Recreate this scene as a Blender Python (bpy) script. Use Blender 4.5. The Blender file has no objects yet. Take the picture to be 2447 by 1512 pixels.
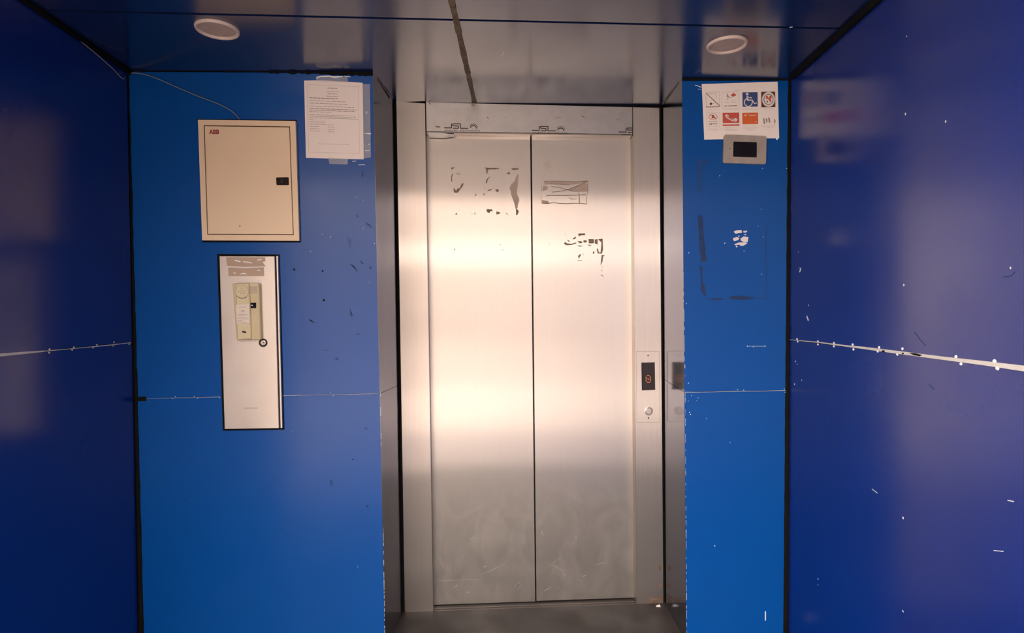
import bpy, bmesh, math, random
from mathutils import Vector, Matrix
S = bpy.context.scene
C = S.collection
rnd = random.Random(7)

# ------------------------------------------------------------------ camera, light, exposure
cam = bpy.data.cameras.new('camera'); cam.lens = 20.5966; cam.sensor_width = 36; cam.clip_start = .02
co = bpy.data.objects.new('camera', cam); C.objects.link(co)
m = Matrix([[0.999535, 0.006143, -0.029857], [-0.029986, 0.022051, -0.999307], [-0.00548, 0.999738, 0.022225]]).to_4x4(); m.translation = Vector((0.0, -2.14795, 1.3))
co.matrix_world = m; S.camera = co
S.view_settings.view_transform = 'Standard'; S.view_settings.look = 'None'
S.view_settings.gamma = 1; S.view_settings.use_curve_mapping = False
S.view_settings.exposure = 0.0
w = bpy.data.worlds.new('overcast_sky'); S.world = w; w.use_nodes = True
bg = w.node_tree.nodes['Background']; bg.inputs[0].default_value = (1.0, .885, .80, 1); bg.inputs[1].default_value = 7.9

# ------------------------------------------------------------------ materials
def mat(name, col, rough=.5, metal=0, spec=.5, noise=0, nscale=(20,20,20), col2=None, rnoise=0, bump=0, bscale=(6,6,6), bdist=.01,
        ior=1.5, aniso=0, arot=0, emit=None, alpha=1, trans=0, coat=0, space='Object'):
    m = bpy.data.materials.new(name); m.use_nodes = True
    nt = m.node_tree; b = nt.nodes['Principled BSDF']; L = nt.links
    b.inputs['Base Color'].default_value = (*col, 1)
    b.inputs['Roughness'].default_value = rough; b.inputs['Metallic'].default_value = metal
    b.inputs['Specular IOR Level'].default_value = spec; b.inputs['IOR'].default_value = ior
    b.inputs['Alpha'].default_value = alpha; b.inputs['Transmission Weight'].default_value = trans
    b.inputs['Coat Weight'].default_value = coat
    if aniso:
        b.inputs['Anisotropic'].default_value = aniso; b.inputs['Anisotropic Rotation'].default_value = arot
        t = nt.nodes.new('ShaderNodeTangent'); t.direction_type = 'RADIAL'; t.axis = 'Z'; L.new(t.outputs[0], b.inputs['Tangent'])
    if emit:
        b.inputs['Emission Color'].default_value = (*emit[0], 1); b.inputs['Emission Strength'].default_value = emit[1]
    tc = nt.nodes.new('ShaderNodeTexCoord')
    def nz(sc, det=4):
        mp = nt.nodes.new('ShaderNodeMapping'); mp.inputs['Scale'].default_value = sc
        L.new(tc.outputs[space], mp.inputs[0])
        n = nt.nodes.new('ShaderNodeTexNoise'); n.inputs['Scale'].default_value = 1; n.inputs['Detail'].default_value = det
        L.new(mp.outputs[0], n.inputs['Vector']); return n
    if noise:
        n = nz(nscale)
        r = nt.nodes.new('ShaderNodeMapRange'); r.inputs[1].default_value = .35; r.inputs[2].default_value = .65; r.inputs[4].default_value = noise
        L.new(n.outputs[0], r.inputs[0])
        mx = nt.nodes.new('ShaderNodeMix'); mx.data_type = 'RGBA'
        mx.inputs[6].default_value = (*col, 1); mx.inputs[7].default_value = (*(col2 or tuple(c*.6 for c in col)), 1)
        L.new(r.outputs[0], mx.inputs[0]); L.new(mx.outputs[2], b.inputs['Base Color'])
    if rnoise:
        n = nz(tuple(s*.6 for s in nscale))
        r = nt.nodes.new('ShaderNodeMapRange'); r.inputs[1].default_value = .3; r.inputs[2].default_value = .7
        r.inputs[3].default_value = max(.02, rough-rnoise); r.inputs[4].default_value = rough+rnoise
        L.new(n.outputs[0], r.inputs[0]); L.new(r.outputs[0], b.inputs['Roughness'])
    if bump:
        n = nz(bscale, 0); bp = nt.nodes.new('ShaderNodeBump'); bp.inputs['Strength'].default_value = bump; bp.inputs['Distance'].default_value = bdist
        L.new(n.outputs[0], bp.inputs['Height']); L.new(bp.outputs[0], b.inputs['Normal'])
    return m

def brushed(name, col, ra, an, ri, mixf, noise, nscale, col2, bump, bscale, bdist, scuffed=False):
    """vertical-grain steel: a wide sideways lobe mixed with a plain rough one"""
    m = mat(name, col, ri, 1, noise=noise, nscale=nscale, col2=col2, bump=bump, bscale=bscale, bdist=bdist)
    nt = m.node_tree; L = nt.links; b = nt.nodes['Principled BSDF']
    a = nt.nodes.new('ShaderNodeBsdfAnisotropic'); a.distribution = 'GGX'
    a.inputs['Roughness'].default_value = ra; a.inputs['Anisotropy'].default_value = an
    t = nt.nodes.new('ShaderNodeTangent'); t.direction_type = 'RADIAL'; t.axis = 'Z'; L.new(t.outputs[0], a.inputs['Tangent'])
    L.new(b.inputs['Base Color'].links[0].from_socket, a.inputs['Color']); L.new(b.inputs['Normal'].links[0].from_socket, a.inputs['Normal'])
    mx = nt.nodes.new('ShaderNodeMixShader'); mx.inputs[0].default_value = mixf
    L.new(a.outputs[0], mx.inputs[1]); L.new(b.outputs[0], mx.inputs[2])
    if scuffed:   # shoe scuffs: a matt, cloudy patch of rubbed metal low on the leaf
        tc = nt.nodes.new('ShaderNodeTexCoord'); mp = nt.nodes.new('ShaderNodeMapping'); mp.inputs['Scale'].default_value = (1.25, 1, .8)
        n = nt.nodes.new('ShaderNodeTexNoise'); n.inputs['Scale'].default_value = 7; n.inputs['Detail'].default_value = 7; n.inputs['Distortion'].default_value = .9
        L.new(tc.outputs['Object'], mp.inputs[0]); L.new(mp.outputs[0], n.inputs['Vector'])
        r = nt.nodes.new('ShaderNodeMapRange'); r.inputs[1].default_value = .38; r.inputs[2].default_value = .75; L.new(n.outputs[0], r.inputs[0])
        sx = nt.nodes.new('ShaderNodeSeparateXYZ'); L.new(tc.outputs['Object'], sx.inputs[0])
        z = nt.nodes.new('ShaderNodeMapRange'); z.interpolation_type = 'SMOOTHSTEP'; z.inputs[1].default_value = .62; z.inputs[2].default_value = .25; L.new(sx.outputs[2], z.inputs[0])
        mu = nt.nodes.new('ShaderNodeMath'); mu.operation = 'MULTIPLY'; L.new(r.outputs[0], mu.inputs[0]); L.new(z.outputs[0], mu.inputs[1])
        ma = nt.nodes.new('ShaderNodeMath'); ma.operation = 'MULTIPLY_ADD'; ma.inputs[1].default_value = .17; ma.inputs[2].default_value = mixf-.02
        L.new(mu.outputs[0], ma.inputs[0]); L.new(ma.outputs[0], mx.inputs[0])
    o = [n for n in nt.nodes if n.type == 'OUTPUT_MATERIAL'][0]; L.new(mx.outputs[0], o.inputs['Surface'])
    return m
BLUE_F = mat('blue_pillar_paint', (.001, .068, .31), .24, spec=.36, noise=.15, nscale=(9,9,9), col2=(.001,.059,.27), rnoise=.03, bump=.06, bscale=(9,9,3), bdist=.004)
BLUE_RV = mat('blue_reveal_panel', (.15, .17, .25), .14, 1, noise=.25, nscale=(9,9,2), col2=(.12,.14,.21), rnoise=.03)
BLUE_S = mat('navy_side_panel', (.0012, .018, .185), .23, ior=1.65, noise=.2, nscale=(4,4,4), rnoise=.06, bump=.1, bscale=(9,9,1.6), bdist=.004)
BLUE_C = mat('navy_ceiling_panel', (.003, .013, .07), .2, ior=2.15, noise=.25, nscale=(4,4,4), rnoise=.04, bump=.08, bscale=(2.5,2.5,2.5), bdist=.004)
STEEL = brushed('brushed_steel_door', (.67, .63, .595), .26, -.76, .5, .32, .2, (160,160,3), (.60,.56,.525), .22, (.7,.7,5), .004, True)
STEEL_J = brushed('brushed_steel_jamb', (.64, .59, .55), .25, -.78, .5, .3, .3, (120,120,3), (.56,.51,.47), .12, (.8,.8,5), .004)
FILM = mat('dull_protective_film', (.54, .53, .54), .42, .75, noise=.4, nscale=(30,30,30), col2=(.46,.43,.41), rnoise=.08)
STEEL_P = mat('satin_steel_cover', (.66, .60, .55), .42, .75, noise=.3, nscale=(14,14,14), col2=(.60,.53,.48), rnoise=.06)
STEEL_B = mat('button_steel', (.62, .56, .51), .3, 1)
DULL = mat('scuffed_metal_mark', (.36, .33, .315), .6, .5)
GREYSTEEL = mat('grey_steel_bezel', (.43, .37, .33), .5, .3, noise=.3, nscale=(30,30,30))
BEIGE = mat('beige_powder_coat', (.80, .62, .43), .45, noise=.25, nscale=(10,10,10), col2=(.76,.58,.40))
IVORY = mat('aged_ivory_plastic', (.56, .47, .29), .38, noise=.4, nscale=(25,25,25), col2=(.47,.38,.22))
IVORY_L = mat('pale_handset_plastic', (.62, .54, .36), .35, noise=.3, nscale=(25,25,25), col2=(.54,.45,.28))
PAPER = mat('white_paper', (.86, .78, .74), .6, noise=.3, nscale=(8,8,8), col2=(.82,.73,.68), bump=.15, bscale=(9,9,9), bdist=.004)
LABEL = mat('paper_label', (.68, .60, .52), .6)
INK = mat('grey_ink', (.30, .25, .23), .7)
INK_L = mat('pale_ink', (.48, .42, .39), .7)
INK_K = mat('dark_ink', (.035, .026, .023), .7)
P_BLUE = mat('print_blue', (.04, .07, .21), .6)
P_RED = mat('print_red', (.55, .09, .06), .6)
P_ORANGE = mat('print_orange', (.66, .13, .03), .6)
P_BROWN = mat('print_brown', (.11, .035, .02), .6)
P_WHITE = mat('print_white', (.74, .68, .66), .6)
P_DRED = mat('print_dark_red', (.28, .04, .025), .6)
BLACK = mat('black_sealant', (.004, .004, .004), .8, spec=.12, noise=.6, nscale=(60,60,60), col2=(.009,.008,.005))
BACKING = mat('dark_backing_board', (.005, .005, .006), .9, spec=.1, noise=.4)
SEAL_W = mat('white_joint_sealant', (.62, .59, .56), .6, noise=.4, nscale=(40,40,40), col2=(.5,.46,.42))
SEAL_P = mat('pale_olive_filler', (.30,.24,.18), .7, noise=.8, nscale=(50,50,50), col2=(.12,.1,.07))
SEAL_O = mat('dirty_olive_joint_filler', (.17, .12, .075), .7, noise=.9, nscale=(50,50,50), col2=(.06,.05,.03))
CHIP = mat('white_chipped_paint', (.66, .68, .72), .6)
EDGE = mat('worn_pale_edge', (.38,.43,.52), .6)
GLUE_F = mat('faint_blue_glue_residue', (.001,.045,.20), .5, noise=.4, nscale=(60,60,60), col2=(.001,.055,.26))
GLUE_B = mat('dark_blue_glue_residue', (.001,.016,.065), .6, noise=.7, nscale=(60,60,60), col2=(.001,.04,.18))
SCUFF_B = mat('dark_scuff_on_blue', (.001, .03, .14), .6)
RES_D = mat('brown_adhesive_residue', (.17, .125, .075), .7, noise=.7, nscale=(150,150,150), col2=(.30,.24,.18))
RES_P = mat('grey_brown_torn_tape', (.42, .33, .28), .6, noise=.4, nscale=(60,60,60), col2=(.47,.38,.32))
LATCH = mat('black_latch_plastic', (.012, .006, .005), .6, spec=.2)
GLASS_K = mat('black_glass_screen', (.004, .003, .004), .12)
DISP = mat('dark_display_window', (.018, .012, .012), .25)
LED = mat('orange_led_segment', (.2, .05, .02), .4, emit=((1, .26, .10), .55))
TAPE = mat('clear_adhesive_tape', (.62, .66, .72), .18, alpha=.28)
TAPE_B = mat('brownish_clear_tape', (.52, .38, .28), .2, alpha=.75, noise=.5, nscale=(25,25,25), col2=(.60,.45,.34), bump=.5, bscale=(30,30,60), bdist=.003)
GLARE = mat('white_tape_glare', (.85, .85, .88), .3)  # glare on the clear tape, painted as opaque near-white
LAMP_W = mat('white_lamp_trim', (.60, .49, .44), .4)
LAMP_D = mat('frosted_lamp_diffuser', (.47, .36, .31), .5, noise=.3)
FLOOR = mat('dirty_dark_floor', (.034, .027, .025), .6, noise=.7, nscale=(6,6,6), col2=(.022,.014,.011), rnoise=.1)
SILL = mat('worn_sill_metal', (.035, .026, .022), .6, .2, noise=.6, nscale=(30,30,30))
SILL_L = mat('bright_sill_edge', (.2, .16, .14), .5, .5)
RUST = mat('rust', (.13, .055, .02), .85, noise=.8, nscale=(50,50,50), col2=(.22,.13,.08))
PLAZA_G = mat('grey_plaza_paving', (.36, .31, .29), .5, noise=.3, nscale=(1,1,1))
PLAZA_M = mat('beige_plaza_paving', (.46, .39, .34), .4, noise=.3, nscale=(1,1,1))
PLAZA = mat('pale_plaza_paving', (.68, .60, .53), .3, noise=.3, nscale=(1,1,1))
FACADE = mat('beige_far_facade', (.55, .47, .41), .7, noise=.3, nscale=(.5,.5,.5))
DARKWALL = mat('dark_blocker_wall', (.16, .14, .13), .8, noise=.3)  # dark tone of the added wall that blocks light
LIT = mat('added_glow_panel', (.8,.75,.68), .5, emit=((1, .9, .78), 9))  # glow of a panel added for the door reflection
WIRE = mat('grey_wire', (.25, .25, .27), .4)

# ------------------------------------------------------------------ geometry helpers
class Plane:
    """a vertical surface: u along it, w up, d out of it"""
    def __init__(s, o, a): s.o = o; s.a = a
    def at(s, u, w, d=0):
        c, n = math.cos(s.a), math.sin(s.a)
        return Vector((s.o[0]+c*u+n*d, s.o[1]+n*u-c*d, w))
PF = Plane((0.00000, 0.00000), 0.000000); PR = Plane((0.00000, 0.04303), 0.000000); PD = Plane((0.10000, 0.32323), 0.027989); PLW = Plane((-1.29788, 0.00000), 1.610013); PRW = Plane((1.11169, 0.00000), -1.653296)
H = 2.1366

def tag(o, label=None, cat=None, group=None, kind=None):
    for k, v in (('label', label), ('category', cat), ('group', group), ('kind', kind)):
        if v: o[k] = v
    return o
def empty(name, loc, rz=0):
    o = bpy.data.objects.new(name, None); C.objects.link(o); o.location = loc; o.rotation_euler = (0, 0, rz); o.empty_display_size = .05
    return o
class T:
    """a thing standing on a Plane (or in world space when pl is None), with an origin"""
    def __init__(s, name, label, cat, pl=None, u=0, w=0, loc=None, group=None, kind=None):
        s.pl = pl; s.u, s.w = u, w; s.loc = Vector(loc) if loc else (pl.at(u, w) if pl else Vector((0,0,0)))
        s.e = empty(name, s.loc, pl.a if pl else 0); tag(s.e, label, cat, group, kind)
    def p(s, u, w, d): return Vector((u-s.u, -d, w-s.w)) if s.pl else Vector((u, w, d))-s.loc
class MB:
    def __init__(s, t): s.t = t; s.v = []; s.f = []; s.smooth = False
    def vert(s, u, w, d): s.v.append(s.t.p(u, w, d)); return len(s.v)-1
    def slab(s, pts, d0, d1, inset=0):
        """polygon in (u,w) extruded from depth d0 to d1, the d1 face chamfered by inset"""
        a = sum(p[0]*q[1]-q[0]*p[1] for p, q in zip(pts, pts[1:]+pts[:1]))
        if a < 0: pts = pts[::-1]
        n = len(pts)
        cx = sum(p[0] for p in pts)/n; cw = sum(p[1] for p in pts)/n
        A = [s.vert(p[0], p[1], d0) for p in pts]
        if inset:
            B = [s.vert(p[0], p[1], d1-inset*(1 if d1 > d0 else -1)) for p in pts]
            ip = []
            for i in range(n):
                p0, p1, p2 = Vector(pts[i-1]), Vector(pts[i]), Vector(pts[(i+1) % n])
                e1 = (p1-p0).normalized(); e2 = (p2-p1).normalized()
                n1 = Vector((-e1.y, e1.x)); n2 = Vector((-e2.y, e2.x)); b = n1+n2
                b = b/max(.2, b.dot(n1)) if b.length > 1e-6 else n1
                ip.append(p1+b*inset)
            D = [s.vert(p[0], p[1], d1) for p in ip]; rings = [A, B, D]
        else:
            B = [s.vert(p[0], p[1], d1) for p in pts]; rings = [A, B]
        s.f.append(rings[0][::-1]); s.f.append(rings[-1])
        for r0, r1 in zip(rings, rings[1:]):
            for i in range(n): j = (i+1) % n; s.f.append([r0[i], r0[j], r1[j], r1[i]])
        return s
    def rect(s, u0, w0, u1, w1, d0, d1, inset=0):
        return s.slab([(u0, w0), (u1, w0), (u1, w1), (u0, w1)], d0, d1, inset)
    def rrect(s, u0, w0, u1, w1, r, d0, d1, inset=0):
        return s.slab(rr([(u0, w0), (u1, w0), (u1, w1), (u0, w1)], r), d0, d1, inset)
    def disc(s, u, w, r, d0, d1, inset=0, n=28, ry=None, rot=0):
        ry = ry or r; c, q = math.cos(rot), math.sin(rot)
        P = []
        for i in range(n):
            a = 2*math.pi*i/n; x, y = r*math.cos(a), ry*math.sin(a); P.append((u+c*x-q*y, w+q*x+c*y))
        return s.slab(P, d0, d1, inset)
    def ring(s, u, w, r0, r1, d0, d1, n=28, a0=0, a1=360, ry=1):
        full = abs(a1-a0) >= 360; k = n if full else n+1; R = []
        for i in range(k):
            a = math.radians(a0+(a1-a0)*i/n); c, q = math.cos(a), math.sin(a)*ry
            R.append([s.vert(u+r0*c, w+r0*q, d0), s.vert(u+r1*c, w+r1*q, d0), s.vert(u+r1*c, w+r1*q, d1), s.vert(u+r0*c, w+r0*q, d1)])
        for i in range(n):
            a, b = R[i], R[(i+1) % k]
            for x in range(4): y = (x+1) % 4; s.f.append([a[x], b[x], b[y], a[y]])
        if not full: s.f.append(R[0]); s.f.append(R[-1][::-1])
        return s
    def stroke(s, pts, wd, d0, d1):
        P = [Vector(p) for p in pts]; wds = wd if isinstance(wd, (list, tuple)) else [wd]*len(P)
        Lf, Rt = [], []
        for i, p in enumerate(P):
            t = (P[min(i+1, len(P)-1)]-P[max(i-1, 0)]).normalized(); n = Vector((-t.y, t.x))*wds[i]/2
            Lf.append(p+n); Rt.append(p-n)
        R = [[s.vert(*Rt[i], d0), s.vert(*Lf[i], d0), s.vert(*Lf[i], d1), s.vert(*Rt[i], d1)] for i in range(len(P))]
        for a, b in zip(R, R[1:]):
            for x in range(4): y = (x+1) % 4; s.f.append([a[x], b[x], b[y], a[y]])
        s.f.append(R[0]); s.f.append(R[-1][::-1]); return s
    def lathe(s, u, w, prof, n=32):
        """prof: (radius, d) from outside in; closed with a cap at the last radius"""
        R = [[s.vert(u+r*math.cos(2*math.pi*i/n), w+r*math.sin(2*math.pi*i/n), d) for i in range(n)] for r, d in prof]
        for a, b in zip(R, R[1:]):
            for i in range(n): j = (i+1) % n; s.f.append([a[i], a[j], b[j], b[i]])
        s.f.append(R[-1]); return s
    def tube(s, pts, r, n=8):
        P = [Vector(p) for p in pts]; R = []
        for i, p in enumerate(P):
            t = (P[min(i+1, len(P)-1)]-P[max(i-1, 0)]).normalized(); a = t.cross(Vector((.3, .2, .9))).normalized(); b = t.cross(a)
            R.append([s.vert(*(p+(a*math.cos(k*2*math.pi/n)+b*math.sin(k*2*math.pi/n))*r)) for k in range(n)])
        for a, b in zip(R, R[1:]):
            for k in range(n): j = (k+1) % n; s.f.append([a[k], a[j], b[j], b[k]])
        s.f.append(R[0][::-1]); s.f.append(R[-1]); s.smooth = True; return s
    def hexa(s, a, b, ex):
        """quad a (4 world points) joined to quad b"""
        A = [s.vert(*p) for p in a]; B = [s.vert(*p) for p in b]
        s.f.append(A[::-1]); s.f.append(B)
        for i in range(4): j = (i+1) % 4; s.f.append([A[i], A[j], B[j], B[i]])
        return s
    def build(s, name, m, parent=None, label=None, kind=None):
        me = bpy.data.meshes.new(name); me.from_pydata([tuple(v) for v in s.v], [], s.f); me.materials.append(m)
        bm = bmesh.new(); bm.from_mesh(me); bmesh.ops.recalc_face_normals(bm, faces=bm.faces); bm.to_mesh(me); bm.free()
        if s.smooth:
            for f in me.polygons: f.use_smooth = True
        o = bpy.data.objects.new(name, me); C.objects.link(o); o.parent = parent or s.t.e
        tag(o, label, kind=kind); return o
def rr(pts, r, n=5):
    """rounds the corners of a polygon"""
    out = []
    k = len(pts)
    for i in range(k):
        p0, p1, p2 = Vector(pts[i-1]), Vector(pts[i]), Vector(pts[(i+1) % k])
        a = p1+(p0-p1).normalized()*r; b = p1+(p2-p1).normalized()*r
        for j in range(n+1):
            t = j/n; q = a*(1-t)**2+p1*2*t*(1-t)+b*t*t; out.append((q.x, q.y))
    return out
def ragged(top, bot, amp, n, r):
    """irregular ribbon between two polylines given as (p, q) ends"""
    A = [Vector(top[0]).lerp(Vector(top[1]), i/n)+Vector((r.uniform(-amp, amp), r.uniform(-amp, amp))) for i in range(n+1)]
    B = [Vector(bot[0]).lerp(Vector(bot[1]), i/n)+Vector((r.uniform(-amp, amp), r.uniform(-amp, amp))) for i in range(n+1)]
    return A, B
def ribbon(mb, A, B, d0, d1):
    for i in range(len(A)-1): mb.slab([tuple(A[i]), tuple(A[i+1]), tuple(B[i+1]), tuple(B[i])], d0, d1)
    return mb
def text_mesh(body, bold=.012):
    cu = bpy.data.curves.new('t', 'FONT'); cu.body = body; cu.resolution_u = 3; cu.offset = bold
    o = bpy.data.objects.new('t', cu); C.objects.link(o); dg = bpy.context.evaluated_depsgraph_get()
    me = bpy.data.meshes.new_from_object(o.evaluated_get(dg)); bpy.data.objects.remove(o); return me
def text(mb, body, u0, w0, u1, w1, d, tilt=0, bold=.012):
    """flat lettering fitted into the box, drawn at depth d"""
    me = text_mesh(body, bold); xs = [v.co.x for v in me.vertices]; ys = [v.co.y for v in me.vertices]
    sx = (u1-u0)/(max(xs)-min(xs)); sy = (w1-w0)/(max(ys)-min(ys)); k = len(mb.v)
    for v in me.vertices:
        x = (v.co.x-min(xs))*sx; mb.v.append(mb.t.p(u0+x, w0+(v.co.y-min(ys))*sy+tilt*x, d))
    for f in me.polygons: mb.f.append([k+i for i in f.vertices])
    bpy.data.meshes.remove(me); return mb

# ------------------------------------------------------------------ setting: floor, walls, ceiling
def world(name, label, cat): return T(name, label, cat, loc=(0, 0, 0), kind='structure')
t = world('floor', 'dark grimy floor in front of the lift doors', 'floor')
MB(t).hexa([(-1.6,-1.72,-.2),(1.9,-1.72,-.2),(1.9,.9,-.2),(-1.6,.9,-.2)], [(-1.6,-1.72,0),(1.9,-1.72,0),(1.9,.9,0),(-1.6,.9,0)], 0).build('floor_slab', FLOOR)
t = world('pavement', 'unseen open paving behind the viewer, banded in tone for the door reflection', 'pavement')
for y0, y1, pm in ((-1.722, -3.2, PLAZA_G), (-3.205, -6.2, PLAZA), (-6.205, -23, PLAZA_M)):  # band tones chosen for the bright and dim zones mirrored in the doors
    MB(t).hexa([(-14,y1,-.25),(14,y1,-.25),(14,y0,-.25),(-14,y0,-.25)], [(-14,y1,-.004),(14,y1,-.004),(14,y0,-.004),(-14,y0,-.004)], 0).build('paving_slab', pm)

t = world('wall_front', 'added unseen beige facade behind the viewer, mirrored in the doors', 'facade')
MB(t).hexa([(-14,-22.5,0),(3.4,-22.5,0),(3.4,-23,0),(-14,-23,0)], [(-14,-22.5,6.5),(3.4,-22.5,6.5),(3.4,-23,6.5),(-14,-23,6.5)], 0).build('added_facade', FACADE)  # facade added out of view to fill the door reflection
MB(t).hexa([(-3,-22.3,3.1),(.8,-22.3,3.1),(.8,-22.5,3.1),(-3,-22.5,3.1)], [(-3,-22.3,3.8),(.8,-22.3,3.8),(.8,-22.5,3.8),(-3,-22.5,3.8)], 0).build('added_glow_panel', LIT)  # added glowing panel, gives the bright band mirrored in the doors

MB(t).hexa([(-14,-22.42,.85),(3.4,-22.42,.85),(3.4,-22.5,.85),(-14,-22.5,.85)], [(-14,-22.3,1.1),(3.4,-22.3,1.1),(3.4,-22.5,1.1),(-14,-22.5,1.1)], 0).build('added_pale_ledge', P_WHITE)  # pale strip added for a thin bright line in the doors
# ceiling: four navy panels with joints, corners measured on the plane z = H
ceil = world('ceiling', 'glossy navy blue panelled ceiling with a dirty joint line', 'ceiling')
MB(ceil).hexa([(-1.7,-1.7,H+.006),(1.9,-1.7,H+.006),(1.9,.9,H+.006),(-1.7,.9,H+.006)], [(-1.7,-1.7,H+.4),(1.9,-1.7,H+.4),(1.9,.9,H+.4),(-1.7,.9,H+.4)], 0).build('backing', BACKING)
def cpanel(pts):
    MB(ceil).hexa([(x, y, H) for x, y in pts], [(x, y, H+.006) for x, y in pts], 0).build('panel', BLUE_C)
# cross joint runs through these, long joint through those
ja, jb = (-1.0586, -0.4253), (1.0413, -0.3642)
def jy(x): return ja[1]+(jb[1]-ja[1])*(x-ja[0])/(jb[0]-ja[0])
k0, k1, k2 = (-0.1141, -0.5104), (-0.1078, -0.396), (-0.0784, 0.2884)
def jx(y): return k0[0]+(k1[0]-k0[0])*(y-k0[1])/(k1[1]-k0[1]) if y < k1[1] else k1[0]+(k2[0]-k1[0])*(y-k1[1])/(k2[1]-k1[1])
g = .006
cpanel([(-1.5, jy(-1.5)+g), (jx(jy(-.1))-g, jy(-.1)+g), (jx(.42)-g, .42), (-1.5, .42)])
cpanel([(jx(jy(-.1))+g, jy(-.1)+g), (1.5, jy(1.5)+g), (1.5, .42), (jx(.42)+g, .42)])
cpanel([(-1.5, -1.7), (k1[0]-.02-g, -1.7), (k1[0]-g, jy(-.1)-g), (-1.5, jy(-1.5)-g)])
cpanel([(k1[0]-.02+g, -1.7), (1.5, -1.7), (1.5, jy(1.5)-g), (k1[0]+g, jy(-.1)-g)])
mb = MB(ceil)
ys = [-1.68]+[-.9+i*.045 for i in range(29)]
for a, b in zip(ys, ys[1:]):
    wa = .0088+rnd.uniform(-.001, .0016)
    mb.hexa([(jx(a)-wa,a,H-.0015),(jx(a)+wa,a,H-.0015),(jx(b)+wa,b,H-.0015),(jx(b)-wa,b,H-.0015)], [(jx(a)-wa,a,H+.004),(jx(a)+wa,a,H+.004),(jx(b)+wa,b,H+.004),(jx(b)-wa,b,H+.004)], 0)
mb.build('joint_filler', SEAL_O, label='dirty olive brown filler in the long ceiling joint')
mb = MB(ceil)
for x0, x1, y in ((.04,.06,-.12),(-.02,.0,-.32)):
    pass
def cstroke(mb, pts, wd):
    P = [Vector(p) for p in pts]
    for a, b in zip(P, P[1:]):
        n = Vector((-(b-a).y, (b-a).x)).normalized()*wd/2
        q = [a-n, b-n, b+n, a+n]
        mb.hexa([(*p, H-.0006) for p in q], [(*p, H+.001) for p in q], 0)
cstroke(mb, [(0.0351,-0.1797),(0.0285,-0.1466)], .005); cstroke(mb, [(0.9058,-0.3672),(0.912,-0.3727)], .006);
mb.build('scratch', CHIP, label='short whitish scratches on the ceiling')

def side_wall(name, label, pl, ulist, seam, uend):
    """panels above and below a joint that runs along the line seam(u)"""
    t = T(name, label, 'wall', pl, 0, 0, kind='structure')
    MB(t).rect(min(ulist[0], uend), -.1, max(ulist[0], uend), H+.35, -.25, -.006).build('backing', BACKING)
    for a, b in zip(ulist, ulist[1:]):
        a, b = min(a, b)+.001, max(a, b)-.001; za, zb = seam(a), seam(b)
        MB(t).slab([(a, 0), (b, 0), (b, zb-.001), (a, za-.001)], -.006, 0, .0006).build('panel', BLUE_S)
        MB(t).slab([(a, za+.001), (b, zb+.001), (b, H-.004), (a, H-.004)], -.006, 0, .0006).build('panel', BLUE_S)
    return t
def line(p, q): return lambda u: p[1]+(q[1]-p[1])*(u-p[0])/(q[0]-p[0])
sl_left, sl_right = line((-0.0228, 1.1679), (-0.6024, 1.1745)), line((-0.0235, 1.1578), (1.0487, 1.1688))
wl = side_wall('wall_left', 'dark navy panelled side wall left of the lift, with white seam', PLW, [-1.42, -.012], sl_left, 0)
wr = side_wall('wall_right', 'glossy ultramarine panelled side wall right of the lift', PRW, [-.03, 1.2, 2.2], sl_right, 2.22)
MB(wr).rect(0, H+.2, 2.22, 5, -.25, -.02).build('sky_blocker', BACKING)  # added unseen height above the wall, blocks sky from the right
t = world('light_blocker_wall', 'added unseen dark wall beyond the right wall, blocking light from the right', 'wall')
MB(t).hexa([(.93,-2.22,0),(2.2,-2.22,0),(2.9,-4,0),(1.9,-4,0)], [(.93,-2.22,4),(2.2,-2.22,4),(2.9,-4,4),(1.9,-4,4)], 0).build('blocker_wall', DARKWALL)  # unseen wall added to keep light off the left wall
MB(t).hexa([(1.9,-4,0),(2.9,-4,0),(4.3,-22,0),(3.3,-22,0)], [(1.9,-4,4),(2.9,-4,4),(4.3,-22,4),(3.3,-22,4)], 0).build('blocker_wall', DARKWALL)
# white sealant strips with the rivets above and below it
def seam(t, pts, wds, m):
    mb = MB(t); mb.stroke(pts, wds, 0, .0022); return mb.build('joint_strip', m, label='white sealant strip along the seam')
seam(wl, [(-1.3, sl_left(-1.3))]+[(-0.6024,1.1745),(-0.5173,1.1733),(-0.4485,1.172)], [.0075, .0075, .006, .004], SEAL_W)
seam(wl, [(-0.4485,1.172),(-0.3147,1.1699),(-0.1709,1.168),(-0.0228,1.1679)], [.0025, .0016, .003, .0025], SEAL_W)
seam(wr, [(-0.0235,1.1578),(0.2131,1.1633),(0.3769,1.1639),(0.4829,1.1655)], [.002, .0035, .0045, .0065], SEAL_W)
seam(wr, [(0.4829,1.1655),(0.6526,1.1664),(0.8135,1.1672),(0.9439,1.1687),(1.0487,1.1688)]+[(1.9, sl_right(1.9))], [.0065, .0075, .0075, .009, .011, .011], SEAL_W)
mb = MB(wr); mb.slab([(0.6962,1.169),(0.7213,1.1701),(0.7471,1.1682),(0.7376,1.1642),(0.7147,1.1653)], .0021, .0032); mb.slab([(0.5772,1.1658),(0.5889,1.1668),(0.589,1.1622),(0.5772,1.1612)], .0021, .0032); mb.slab([(0.6669,1.167),(0.6739,1.1676),(0.6739,1.1639),(0.6669,1.1633)], .0021, .0032)
mb.build('gap_in_seam', BLACK, label='black gaps where the white sealant is missing', kind='stuff')
def rivets(t, pts, r, m=CHIP):
    for u, w_ in pts:
        mb = MB(t); mb.lathe(u, w_, [(r, -.001), (r, .001), (r*.7, .0025), (r*.3, .003)], 10); mb.build('rivet', m)
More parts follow.
